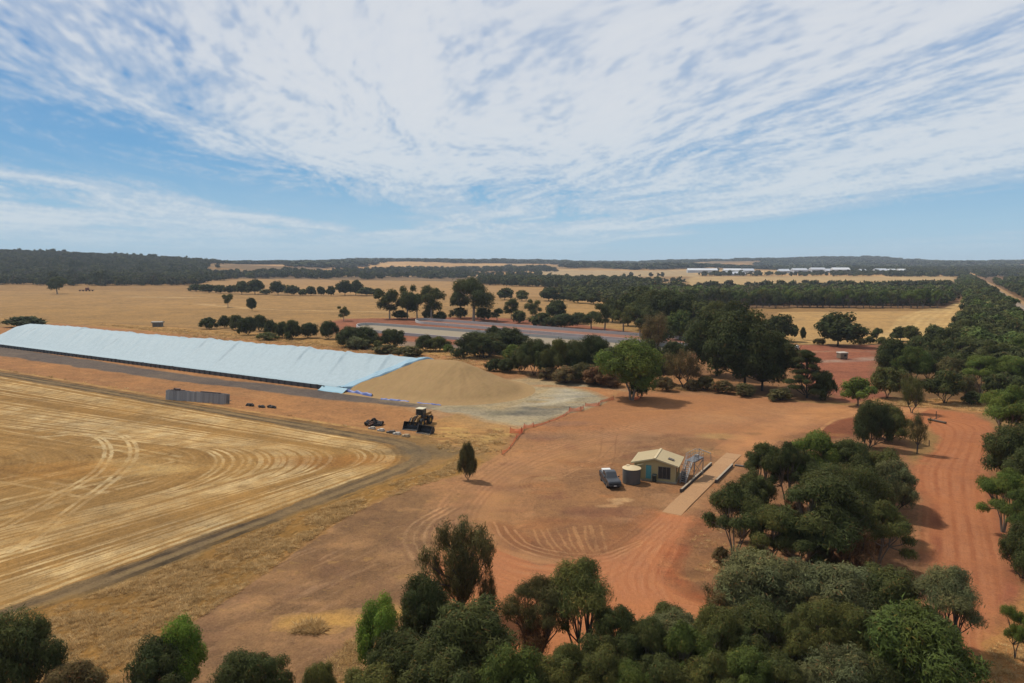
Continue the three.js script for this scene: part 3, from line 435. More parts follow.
// ---------------------------------------------------------------- stacked wall panels, scraps and slabs along the field
{
  const a = at(166, 399.5), b = at(227, 404.5), L = a.distanceTo(b), g = thing('panel_stack', 'long stack of upright weathered grey panels beside the stubble field', 'panel stack', [a.x, 0, a.z], Math.atan2(-(b.z - a.z), b.x - a.x));
  const r = rng(8), greys = [0, 1, 2].map((i) => mat(seen(168 + i * 14, 163 + i * 14, 160 + i * 13), 0.85, { map: stain })), one = box(0.52, 2.25, 0.07);
  for (const row of [0, 1, 2]) for (let i = 0; i * 0.56 < L - 0.5; i++) { const m = part('panel', one, greys[Math.floor(r() * 3)], g); m.position.set(0.3 + i * 0.56, 1.14 + (r() - 0.5) * 0.12 - row * 0.05, -row * 0.5 + (r() - 0.5) * 0.06); m.rotation.x = -0.13 + (r() - 0.5) * 0.03; m.rotation.z = (r() - 0.5) * 0.03; }
  const rail = mat(seen(92, 84, 78), 0.8); part('rail', box(L, 0.1, 0.1, L / 2, 0.06, -0.5), rail, g); part('rail', box(L, 0.1, 0.1, L / 2, 0.6, -1.4), rail, g);
  part('loose_frame', join([box(3.4, 0.12, 0.5, 3.3, 2.36, -0.5, 0, 0.1), box(0.12, 0.5, 0.5, 2.2, 2.5, -0.5), box(1.4, 0.3, 0.5, 3.0, 2.52, -0.6)]), mat(seen(92, 72, 66), 0.8), g);
  part('loose_frame', box(5.6, 0.16, 0.3, L - 5, 2.36, -0.6, 0, -0.03), mat(seen(84, 68, 64), 0.8), g);
}
{
  const black = mat(seen(48, 42, 38), 0.75), r = rng(31);
  [[250, 406, 8], [262, 407.5, 5], [272, 408, 9]].forEach(([x, y, w]) => { const p = at(x, y), l = spanAt(p, w), list = []; for (let i = 0; i < 6; i++) list.push(rbox(0.5 + r() * 0.5, 0.3 + r() * 0.25, 0.5, (i / 5 - 0.5) * l, 0.2, (r() - 0.5) * 0.4, 0.12, r(), r() * 3, r())); const m = solo('black_bundle', join(list), black, 'low black bundle lying on the red pad by the panel stack', 'bundle', 'black bundles on the pad'); m.position.set(p.x, 0, p.z); m.rotation.y = -0.5; });
  // heap of old tyres and scrap
  const p = at(374, 425), g = thing('scrap_heap', 'dark heap of old tyres beside the wheel loader', 'tyre heap', [p.x, 0, p.z]), rubber = mat(seen(44, 40, 38), 0.85), tyre = new THREE.TorusGeometry(0.42, 0.17, 8, 16);
  const rust = mat(seen(110, 78, 58), 0.85);
  for (let i = 0; i < 26; i++) { const t = r() * 6.28, q = Math.sqrt(r()) * 1.5, m = part('tyre', tyre, i % 6 ? rubber : rust, g); m.position.set(Math.cos(t) * q * 1.1, 0.25 + (1.6 - q) * 0.75 * r(), Math.sin(t) * q * 0.7); m.rotation.set(1.57 + (r() - 0.5) * 1.6, (r() - 0.5) * 1.4, r() * 3); }
  // slabs and sheets dumped on the field's edge
  [[372, 429, 7, [208, 196, 176], 'pale slab'], [381, 431, 7, [222, 214, 200], 'white slab'], [391, 433, 9, [96, 90, 84], 'dark slab'], [397, 434.5, 8, [220, 212, 198], 'white slab'], [406, 436.5, 8, [206, 180, 142], 'tan slab']].forEach(([x, y, w, c, what], i) => {
    const q = at(x, y), l = spanAt(q, w), m = solo('concrete_slab', join([rbox(l, 0.28, 0.8, 0, 0.15, 0, 0.05), rbox(l * 0.6, 0.22, 0.6, l * 0.15, 0.38, 0.05, 0.05, 0, 0.15, 0.06)]), mat(seen(...c), 0.8, { map: stain }), ['pale grey slab nearest the tyre heap in the row at the field edge', 'white slab second from the tyre heap at the field edge', 'dark grey slab lying between two white slabs at the field edge', 'white slab between the dark slab and the tan slab at the field edge', 'tan slab at the loader end of the row of slabs'][i], 'slab', 'slabs along the field edge');
    m.position.set(q.x, 0, q.z); m.rotation.y = -0.45 + (r() - 0.5) * 0.3;
  });
}

// ---------------------------------------------------------------- wheel loader and its spare bucket
const rubberMat = mat(new THREE.Color(0.022, 0.021, 0.02), 0.85), blackSteel = mat(new THREE.Color(0.018, 0.018, 0.02), 0.55), glassMat = new THREE.MeshPhysicalMaterial({ color: new THREE.Color(0.02, 0.028, 0.032), roughness: 0.08, specularIntensity: 0.8 });
function bucketShape(w) {                                                // open towards +x
  const arc = []; for (let i = 0; i <= 10; i++) { const t = -1.45 + i / 10 * 2.9; arc.push([-0.62 * Math.cos(t), 0.72 + 0.70 * Math.sin(t)]); }
  const outer = [[0.95, 0.0], ...arc.map(([x, y]) => [x, y]), [0.15, 1.46]], inner = [[0.1, 1.38], ...arc.map(([x, y]) => [x * 0.9 + 0.02, 0.72 + (y - 0.72) * 0.9]).reverse(), [0.9, 0.06]];
  const shell = extrude([...outer, ...inner], w, 0);
  const side = extrude([[0.8, 0.02], ...arc, [0.12, 1.42]], 0.06, 0);
  return [shell, side.clone().translate(0, 0, -w / 2 + 0.02), side.clone().translate(0, 0, w / 2 - 0.02)];
}
{
  const a = at(430, 421), b = at(408, 431), turn = Math.atan2(-(b.z - a.z), b.x - a.x);
  const o = a.clone().lerp(b, 0.45), g = thing('wheel_loader', 'yellow articulated wheel loader with a wide black bucket', 'wheel loader', [o.x, 0, o.z], turn);
  const yellow = mat(seen(160, 116, 50), 0.6), cream = mat(seen(226, 214, 180), 0.5), rimMat = mat(seen(200, 160, 80), 0.5);
  part('engine_cover', join([rbox(2.3, 1.15, 1.7, -2.0, 1.75, 0, 0.16), rbox(0.5, 1.0, 1.8, -3.2, 1.3, 0, 0.12)]), yellow, g);
  part('counterweight', rbox(0.6, 0.8, 2.3, -3.1, 0.95, 0, 0.14), blackSteel, g);
  part('rear_frame', join([box(2.4, 0.5, 1.1, -1.7, 0.95, 0), rbox(1.5, 0.14, 2.7, -1.55, 1.72, 0, 0.05)]), blackSteel, g);
  part('front_frame', join([rbox(1.9, 0.6, 1.0, 1.3, 1.0, 0, 0.06), rbox(0.6, 1.3, 0.9, 1.0, 1.5, 0, 0.06)]), yellow, g);
  const cab = part('cab', join([rbox(1.35, 0.5, 1.55, -0.35, 1.75, 0, 0.06), ...[[-0.95, -0.7], [-0.95, 0.7], [0.25, -0.7], [0.25, 0.7]].map(([x, z]) => box(0.1, 1.25, 0.1, x, 2.6, z))]), blackSteel, g);
  part('window', join([box(1.14, 1.15, 0.03, -0.35, 2.58, 0.69), box(1.14, 1.15, 0.03, -0.35, 2.58, -0.69), box(0.03, 1.15, 1.32, 0.24, 2.58, 0), box(0.03, 1.15, 1.32, -0.94, 2.58, 0)]), glassMat, cab);
  part('cab_roof', rbox(1.6, 0.16, 1.72, -0.35, 3.3, 0, 0.07), cream, g);
  part('exhaust', bar([-1.7, 2.3, 0.45], [-1.7, 3.0, 0.45], 0.07), blackSteel, g);
  for (const s of [-1, 1]) part('lift_arm', join([beam([0.8, 2.0, s * 0.55], [2.2, 1.75, s * 0.55], 0.16, 0.36), beam([2.2, 1.75, s * 0.55], [3.1, 0.75, s * 0.55], 0.16, 0.32), bar([0.9, 1.3, s * 0.5], [2.3, 1.5, s * 0.5], 0.08)]), yellow, g);
  part('tilt_link', join([bar([0.9, 2.25, 0], [2.4, 1.9, 0], 0.09), beam([2.3, 2.0, 0], [2.9, 1.0, 0], 0.14, 0.2)]), blackSteel, g);
  const tyre = new THREE.LatheGeometry([[0.42, -0.3], [0.74, -0.3], [0.83, -0.2], [0.86, 0], [0.83, 0.2], [0.74, 0.3], [0.42, 0.3]].map(([x, y]) => new THREE.Vector2(x, y)), 28).rotateX(Math.PI / 2), rim = cyl(0.42, 0.42, 0.4, 20, 0, 0, 0, Math.PI / 2);
  for (const [x, z] of [[1.35, 1.05], [1.35, -1.05], [-1.8, 1.05], [-1.8, -1.05]]) { const w = part('wheel', tyre, rubberMat, g); w.position.set(x, 0.86, z); part('rim', rim, rimMat, w); part('tread', join(Array.from({ length: 18 }, (_, i) => { const t = i / 18 * 6.283; return box(0.07, 0.1, 0.28, Math.cos(t) * 0.86, Math.sin(t) * 0.86, i % 2 ? 0.14 : -0.14, 0, 0, t); })), rubberMat, w); }
  for (const s of [-1, 1]) { part('work_light', rbox(0.1, 0.14, 0.22, 0.4, 3.25, s * 0.55, 0.03), cream, g); part('mudguard', rbox(1.3, 0.08, 0.7, -1.8, 1.86, s * 1.05, 0.03), yellow, g); part('handrail', join([bar([0.1, 1.7, s * 0.95], [0.1, 2.6, s * 0.95], 0.03), bar([0.1, 2.6, s * 0.95], [-0.8, 2.6, s * 0.95], 0.03)]), blackSteel, g); }
  const bk = part('bucket', join(bucketShape(3.1)), blackSteel, g); bk.position.set(3.5, 0.05, 0);
  part('bucket_edge', box(0.18, 0.04, 3.1, 0.98, 0.03, 0), mat(seen(130, 120, 110), 0.5, { metalness: 0.6 }), bk);
  const p = at(426, 433), sb = thing('spare_bucket', 'spare black loader bucket on the ground in front of the wheel loader', 'bucket', [p.x, 0.01, p.z], turn - 0.2);
  part('shell', join(bucketShape(3.2)), blackSteel, sb); part('cutting_edge', box(0.18, 0.04, 3.2, 0.98, 0.03, 0), mat(seen(130, 120, 110), 0.5, { metalness: 0.6 }), sb); for (const s of [-0.6, 0.6]) part('hitch_lug', box(0.35, 0.4, 0.08, -0.75, 0.9, s), blackSteel, sb);
}

// ---------------------------------------------------------------- orange mesh fence
{
  const net = mat(new THREE.Color(0.88, 0.19, 0.075), 0.7, { side: THREE.DoubleSide }), postMat = mat(seen(120, 70, 50), 0.7);
  const runs = [[[[502, 455], [510, 448.5], [516.5, 439], [521.5, 433]], [0.8, 0.35, 0.7, 0.95]], [[[510, 433], [522, 433.5], [524, 429], [533.5, 427]], [1.05, 1.05, 1.0, 0.9]], [[[534, 427], [549, 422], [563, 416.5], [570, 412]], [0.55, 0.2, 0.35, 0.85]], [[[569.5, 412], [581, 411], [583.5, 409]], [1.0, 1.0, 0.8]], [[[585, 406.5], [599, 406], [601, 402.5], [613.5, 399.5]], [0.75, 0.8, 0.6, 0.8]], [[[632, 400], [638, 399.5], [641, 397]], [0.9, 0.9, 0.8]]];
  const labels = ['sagging length of orange safety mesh nearest the lone dark sapling', 'upright orange safety mesh turning a corner beside the grey grain pad', 'collapsed low length of orange safety mesh between two upright lengths', 'short upright orange safety mesh midway along the fence line', 'orange safety mesh running up to the shade of the lone spreading green tree', 'scrap of orange safety mesh behind the trunk of the lone spreading green tree'];
  runs.forEach(([pts, hs], n) => {
    const g = thing('mesh_fence', labels[n], 'safety fence', [0, 0, 0], 0, 'orange mesh fence lengths'), w = pts.map(([x, y]) => at(x, y)), r = rng(40 + n);
    w.forEach((p, i) => part('post', bar([p.x, 0, p.z], [p.x + (r() - 0.5) * 0.2, hs[i] + 0.18, p.z + (r() - 0.5) * 0.2], 0.035, 5), postMat, g));
    for (let i = 0; i + 1 < w.length; i++) {                             // a net: verticals and horizontals with holes between
      const A = w[i], B = w[i + 1], L = A.distanceTo(B), nx = Math.max(4, Math.round(L / 0.16)), P = (u, v) => { const h = mix(hs[i], hs[i + 1], u), sag = 1 - 0.28 * Math.sin(u * Math.PI) * (0.5 + noise(n * 9 + i, 4)); return [mix(A.x, B.x, u) + 0.12 * (noise(u * 5 + i * 7, v * 2) - 0.5), 0.03 + h * sag * v, mix(A.z, B.z, u) + 0.3 * (noise(u * 4 + i, v * 2 + n) - 0.5)]; };
      const p = [], q = (a, b, c, d) => p.push(...a, ...b, ...c, ...b, ...d, ...c);
      for (let k = 0; k < 9; k++) for (let j = 0; j < nx; j++) { const v0 = k / 9 + 0.0, v1 = v0 + 0.055; q(P(j / nx, v0), P((j + 1) / nx, v0), P(j / nx, v1), P((j + 1) / nx, v1)); }
      for (let j = 0; j <= nx; j++) for (let k = 0; k < 4; k++) { const u0 = j / nx - 0.13 / nx, u1 = j / nx + 0.13 / nx; q(P(u0, k / 4), P(u1, k / 4), P(u0, (k + 1) / 4), P(u1, (k + 1) / 4)); }
      const geo = new THREE.BufferGeometry(); geo.setAttribute('position', new THREE.Float32BufferAttribute(p, 3)); geo.computeVertexNormals(); part('mesh_panel', geo, net, g);
    }
  });
}

// ---------------------------------------------------------------- weighbridge hut, tank, ute, sampling gantry, weighbridge
{
  const F = at(674.8, 483.2), L = at(634.5, 478.6), turn = Math.atan2(-(F.z - L.z), F.x - L.x), w = 5.8, dp = 5.0, eave = 2.45, rise = 0.75;
  // local x runs along the gable front from left to right, z points out of the front
  const hut = thing('hut', 'small cream metal hut with a gable roof and a teal door', 'hut', [L.x, 0, L.z], turn);
  const cream = mat(seen(196, 176, 122), 0.7), trim = mat(seen(206, 192, 150), 0.7), roofM = mat(seen(214, 192, 148), 0.55), t = 0.09;
  const holes = [[1.62, 0.1, 2.42, 2.12], [3.42, 0.35, 5.12, 2.06]];
  const gable = new THREE.Shape([[0, 0], [w, 0], [w, eave], [w / 2, eave + rise], [0, eave]].map(([x, y]) => new THREE.Vector2(x, y)));
  for (const [x0, y0, x1, y1] of holes) gable.holes.push(new THREE.Path([[x0, y0], [x1, y0], [x1, y1], [x0, y1]].map(([x, y]) => new THREE.Vector2(x, y))));
  const front = new THREE.ExtrudeGeometry(gable, { depth: t, bevelEnabled: false }); front.translate(0, 0.12, -t);
  const back = extrude([[0, 0], [w, 0], [w, eave], [w / 2, eave + rise], [0, eave]], t, 0); back.translate(0, 0.12, -dp + t / 2);
  part('wall', front, cream, hut); part('wall', back, cream, hut);
  for (const x of [t / 2, w - t / 2]) part('wall', join([box(t, eave - 0.01, dp - 2 * t - 0.01, x, 0.12 + eave / 2, -dp / 2), ...Array.from({ length: 8 }, (_, i) => box(0.05, eave - 0.1, 0.05, x + (x < 1 ? -0.05 : 0.05), 0.12 + eave / 2, -0.4 - i * 0.6))]), cream, hut);
  part('floor_slab', box(w + 0.5, 0.12, dp + 0.7, w / 2, 0.06, -dp / 2 + 0.1), concrete, hut);
  const half = w / 2 + 0.42, sl = Math.atan2(rise, w / 2), len = half / Math.cos(sl);
  const roof = part('roof', box(0.3, 0.06, dp + 0.75, w / 2, 0.12 + eave + rise + 0.12, -dp / 2, 0, 0, 0), roofM, hut); roof.userData.label = 'pale cream roof ridge cap';
  for (const s of [-1, 1]) {
    const sheet = part('roof_sheet', join([box(len, 0.05, dp + 0.7, 0, 0, 0), ...Array.from({ length: 15 }, (_, i) => box(len, 0.03, 0.05, 0, 0.04, -dp / 2 - 0.2 + i * 0.385))]), roofM, roof);
    sheet.position.set(w / 2 + s * half / 2, 0.12 + eave + rise + 0.06 - half / 2 * Math.tan(sl), -dp / 2); sheet.rotation.z = -s * sl;
    part('gutter', box(0.12, 0.12, dp + 0.7, w / 2 + s * (half + 0.05), 0.12 + eave - 0.1, -dp / 2), trim, roof);
    if (s > 0) { part('roof_vent', rbox(0.85, 0.14, 0.75, w / 2 + half * 0.62, 0.12 + eave + rise + 0.17 - half * 0.62 * Math.tan(sl), -dp * 0.34, 0.03, 0, 0, -sl), mat(seen(88, 78, 66), 0.6), roof); }
    part('barge_board', beam([w / 2, 0.12 + eave + rise + 0.02, 0.36], [w / 2 + s * half, 0.12 + eave + rise + 0.02 - half * Math.tan(sl), 0.36], 0.05, 0.2), trim, roof);
  }
  const door = part('door', box(0.78, 1.98, 0.05, 2.02, 0.12 + 1.11, -0.05), mat(seen(96, 176, 180), 0.5), hut); part('handle', rbox(0.05, 0.14, 0.06, 2.32, 1.2, 0.0, 0.02), blackSteel, door); part('door_frame', join([box(0.06, 2.06, 0.13, 1.6, 1.25, -0.02), box(0.06, 2.06, 0.13, 2.44, 1.25, -0.02), box(0.9, 0.06, 0.13, 2.02, 2.28, -0.02)]), trim, door);
  const win = part('window', join([box(0.06, 1.74, 0.12, 3.42, 1.33, 0), box(0.06, 1.74, 0.12, 5.12, 1.33, 0), box(1.76, 0.06, 0.12, 4.27, 0.47, 0), box(1.76, 0.06, 0.12, 4.27, 2.2, 0), box(0.05, 1.7, 0.08, 3.99, 1.33, 0), box(0.05, 1.7, 0.08, 4.56, 1.33, 0)]), mat(seen(120, 116, 108), 0.5), hut);
  for (let i = 0; i < 3; i++) part('pane', box(0.52, 1.66, 0.015, 3.7 + i * 0.57, 1.33, -0.05), glassMat, win);
  part('corner_post', join([box(0.1, eave, 0.1, -0.02, 0.12 + eave / 2, 0.01), box(0.1, eave, 0.1, w + 0.02, 0.12 + eave / 2, 0.01)]), trim, hut);
  part('side_window', join([box(0.04, 0.8, 1.2, w + 0.08, 1.6, -1.6)]), glassMat, hut);
  const local = (x, z) => hut.position.clone().add(new THREE.Vector3(x, 0, z).applyAxisAngle(new THREE.Vector3(0, 1, 0), turn));
  const q = local(2.95, 0.55), bin = thing('wheelie_bin', 'dark wheeled bin beside the teal door of the hut', 'bin', [q.x, 0.0, q.z], turn);
  { const body = new THREE.CylinderGeometry(0.42, 0.32, 0.95, 4, 1); body.rotateY(Math.PI / 4); body.translate(0, 0.57, 0); const m = mat(new THREE.Color(0.02, 0.03, 0.025), 0.6); part('body', body, m, bin); part('lid', rbox(0.66, 0.07, 0.7, 0, 1.08, 0, 0.03, 0.06), m, bin); for (const s of [-1, 1]) part('wheel', cyl(0.11, 0.11, 0.06, 12, s * 0.28, 0.11, -0.28, 0, 0, Math.PI / 2), rubberMat, bin); }
  const c = local(w + 0.9, -2.2), cab = thing('control_box', 'grey electrical cabinets between the hut and the gantry', 'cabinet', [c.x, 0, c.z], turn);
  part('body', rbox(0.7, 1.2, 0.5, 0, 0.6, 0, 0.03), mat(seen(120, 116, 110), 0.5), cab); part('body', rbox(0.5, 0.9, 0.45, 0.1, 0.45, 1.0, 0.03), mat(seen(66, 62, 60), 0.5), cab); part('conduit', join([bar([0, 1.2, 0], [0, 2.2, 0], 0.03), bar([0, 2.2, 0], [-0.8, 2.3, 0], 0.03)]), blackSteel, cab);
}
{
  const p = at(631.8, 485.2), r = 1.27, h = 2.1; p.z -= 1.2; p.x += 0.15;
  const tank = thing('water_tank', 'round grey corrugated water tank with a cream roof beside the hut', 'water tank', [p.x, 0, p.z]);
  const prof = [[0, 0.05]]; for (let i = 0; i <= 56; i++) prof.push([r + 0.016 * Math.sin(i / 56 * Math.PI * 28), 0.05 + i / 56 * h]); prof.push([r - 0.05, h + 0.06]);
  part('shell', new THREE.LatheGeometry(prof.map(([x, y]) => new THREE.Vector2(x, y)), 40), mat(seen(104, 98, 92), 0.6, { metalness: 0.2 }), tank);
  part('roof', new THREE.LatheGeometry([[r + 0.07, h + 0.05], [r + 0.07, h + 0.09], [0.3, h + 0.34], [0, h + 0.36]].map(([x, y]) => new THREE.Vector2(x, y)), 40), mat(seen(214, 190, 146), 0.6), tank);
  part('hatch', cyl(0.26, 0.28, 0.16, 16, -0.45, h + 0.32, -0.35), mat(seen(224, 200, 160), 0.6), tank); part('outlet', bar([r * 0.7, 0.2, r * 0.75], [r * 0.8, 0.2, r * 0.95], 0.04), blackSteel, tank);
  part('downpipe', join([bar([0.9, h + 0.25, -0.7], [1.9, h + 0.35, -1.0], 0.05)]), mat(seen(200, 186, 150), 0.6), tank);
}
{
  const A = at(603.5, 478), B = at(612.5, 489), turn = Math.atan2(-(B.z - A.z), B.x - A.x), o = A.clone().lerp(B, 0.5); o.z += 0.25; o.x += 0.25;
  const ute = thing('utility_vehicle', 'dark four-door utility vehicle parked beside the water tank', 'pickup truck', [o.x, 0, o.z], turn);
  const paint = new THREE.MeshPhysicalMaterial({ color: new THREE.Color(0.008, 0.010, 0.015), roughness: 0.5, metalness: 0, clearcoat: 0.45, clearcoatRoughness: 0.15 }), chrome = mat(seen(180, 180, 180), 0.3, { metalness: 0.8 });
  part('body', extrude([[-2.62, 0.52], [-2.05, 0.5], [-1.95, 0.85], [-1.6, 1.0], [-1.2, 0.85], [-1.1, 0.48], [1.15, 0.46], [1.25, 0.85], [1.6, 1.0], [1.98, 0.85], [2.08, 0.5], [2.6, 0.55], [2.66, 0.85], [2.58, 1.06], [2.2, 1.14], [1.15, 1.22], [0.8, 1.22], [-0.95, 1.2], [-2.66, 1.2]], 1.84, 0.06), paint, ute);
  const cab = part('cab', extrude([[-1.0, 1.18], [1.18, 1.2], [0.42, 1.78], [0.25, 1.84], [-0.62, 1.84], [-0.8, 1.78]], 1.58, 0.08), paint, ute);
  part('windscreen', extrude([[1.10, 1.27], [1.125, 1.27], [0.47, 1.775], [0.445, 1.775]], 1.36, 0), glassMat, cab); 
  part('rear_window', box(0.02, 0.42, 1.3, -0.965, 1.5, 0, 0, 0, -0.3), glassMat, cab);
  for (const s of [-1, 1]) { part('side_window', extrude([[-0.78, 1.27], [0.12, 1.27], [0.12, 1.73], [-0.62, 1.73]], 0.02, 0).translate(0, 0, s * 0.795), glassMat, cab); part('side_window', extrude([[0.2, 1.27], [0.92, 1.27], [0.36, 1.72], [0.2, 1.73]], 0.02, 0).translate(0, 0, s * 0.795), glassMat, cab); }
  part('tray', join([box(1.6, 0.06, 1.5, -1.85, 0.95, 0), box(0.06, 0.42, 1.7, -2.63, 1.0, 0), box(1.66, 0.1, 0.12, -1.82, 1.24, 0.84), box(1.66, 0.1, 0.12, -1.82, 1.24, -0.84), box(0.1, 0.1, 1.7, -2.62, 1.24, 0)]), blackSteel, ute);
  part('bonnet', rbox(1.4, 0.06, 1.5, 1.82, 1.18, 0, 0.03, 0, 0, -0.07), paint, ute);
  part('grille', box(0.04, 0.24, 0.9, 2.67, 0.92, 0), blackSteel, ute); part('bull_bar', join([rbox(0.14, 0.24, 1.78, 2.76, 0.62, 0, 0.05), bar([2.78, 0.98, -0.55], [2.78, 0.98, 0.55], 0.035), bar([2.76, 0.6, -0.4], [2.78, 0.98, -0.4], 0.035), bar([2.76, 0.6, 0.4], [2.78, 0.98, 0.4], 0.035)]), blackSteel, ute);
  part('number_plate', box(0.02, 0.12, 0.38, 2.845, 0.62, 0), mat(seen(236, 236, 230), 0.6), ute);
  for (const s of [-1, 1]) { part('headlight', rbox(0.1, 0.2, 0.36, 2.6, 0.96, s * 0.7, 0.04), new THREE.MeshPhysicalMaterial({ color: new THREE.Color(0.55, 0.57, 0.6), roughness: 0.1, clearcoat: 1 }), ute); part('tail_light', rbox(0.06, 0.36, 0.12, -2.66, 1.0, s * 0.84, 0.02), mat(seen(150, 30, 24), 0.3), ute); part('mirror', rbox(0.12, 0.18, 0.22, 0.9, 1.34, s * 1.0, 0.04), paint, ute); part('side_step', rbox(1.9, 0.06, 0.14, 0.05, 0.42, s * 0.95, 0.02), blackSteel, ute); part('door_handle', rbox(0.16, 0.03, 0.03, -0.1, 1.05, s * 0.935, 0.01), chrome, ute); }
  const tyre = new THREE.LatheGeometry([[0.24, -0.12], [0.36, -0.13], [0.4, -0.09], [0.405, 0.09], [0.36, 0.13], [0.24, 0.12]].map(([x, y]) => new THREE.Vector2(x, y)), 28).rotateX(Math.PI / 2), rim = cyl(0.24, 0.24, 0.2, 18, 0, 0, 0, Math.PI / 2);
  for (const [x, z] of [[1.6, 0.82], [1.6, -0.82], [-1.58, 0.82], [-1.58, -0.82]]) { const wh = part('wheel', tyre, rubberMat, ute); wh.position.set(x, 0.405, z); part('rim', rim, chrome, wh); }
  part('aerial', bar([2.6, 1.0, -0.6], [2.62, 2.2, -0.62], 0.012), blackSteel, ute);
  const bx = thing('tool_box', 'white box in the tray of the parked utility vehicle', 'box', [o.x, 0.98, o.z], turn); part('body', rbox(0.75, 0.5, 1.2, -2.15, 0.28, 0, 0.04), mat(seen(226, 224, 216), 0.5), bx); part('lid', rbox(0.8, 0.08, 1.25, -2.15, 0.56, 0, 0.03), mat(seen(236, 234, 228), 0.5), bx);
}
const WB = [at(660, 513), at(683, 514.5), at(727.5, 453.4), at(741, 454.2)];
{
  const n = WB[0].clone().lerp(WB[1], 0.5), f = WB[2].clone().lerp(WB[3], 0.5), L = n.distanceTo(f), turn = Math.atan2(-(f.z - n.z), f.x - n.x), w = 2.45;
  const g = thing('weighbridge', 'long concrete weighbridge deck with low kerb beams beside the hut', 'weighbridge', [n.x, 0, n.z], turn);   // local x runs away along the deck
  const r = rng(12), N = 6, ramp = 3.4, dl = (L - 2 * ramp) / N, tones = [[198, 150, 101], [195, 147, 99], [200, 152, 103]].map((c) => mat(seen(...c), 0.92, { map: stain }));
  for (let i = 0; i < N; i++) part('deck_panel', rbox(dl - 0.012, 0.2, w, ramp + dl * (i + 0.5), 0.02 + (r() - 0.5) * 0.008, 0, 0.02), tones[i % 3], g);
  const rp = new THREE.Shape([[0, 0], [ramp - 0.03, 0], [ramp - 0.03, 0.115], [0, 0.01]].map(([x, y]) => new THREE.Vector2(x, y))), rg = new THREE.ExtrudeGeometry(rp, { depth: w, bevelEnabled: false }); rg.translate(0, 0.006, -w / 2);
  part('ramp', rg, tones[2], g); const r2 = part('ramp', rg, tones[0], g); r2.position.set(L, 0, 0); r2.rotation.y = Math.PI;
  const inv = (p) => p.clone().sub(n).applyAxisAngle(new THREE.Vector3(0, 1, 0), -turn), dk = mat(seen(88, 78, 70), 0.85), lt = mat(seen(196, 178, 152), 0.9, { map: stain });
  const kerb = (a, b, zed) => { const A = inv(at(...a)), B = inv(at(...b)), l = B.x - A.x; part('kerb_beam', join([box(l, 0.4, 0.22, A.x + l / 2, 0.2, zed)]), dk, g); part('kerb_cap', rbox(l + 0.06, 0.06, 0.26, A.x + l / 2, 0.43, zed, 0.02), lt, g); part('end_post', rbox(0.3, 0.5, 0.3, A.x - 0.16, 0.25, zed, 0.03), dk, g); };
  kerb([681, 492], [714.5, 465.5], -w / 2 - 0.28); kerb([718, 483], [736, 467], w / 2 + 0.28);
  { const E = inv(at(741, 466.5)); part('cross_drain', box(0.5, 0.2, 2.4, E.x, 0.08, w / 2 + 1.7), dk, g); }
}
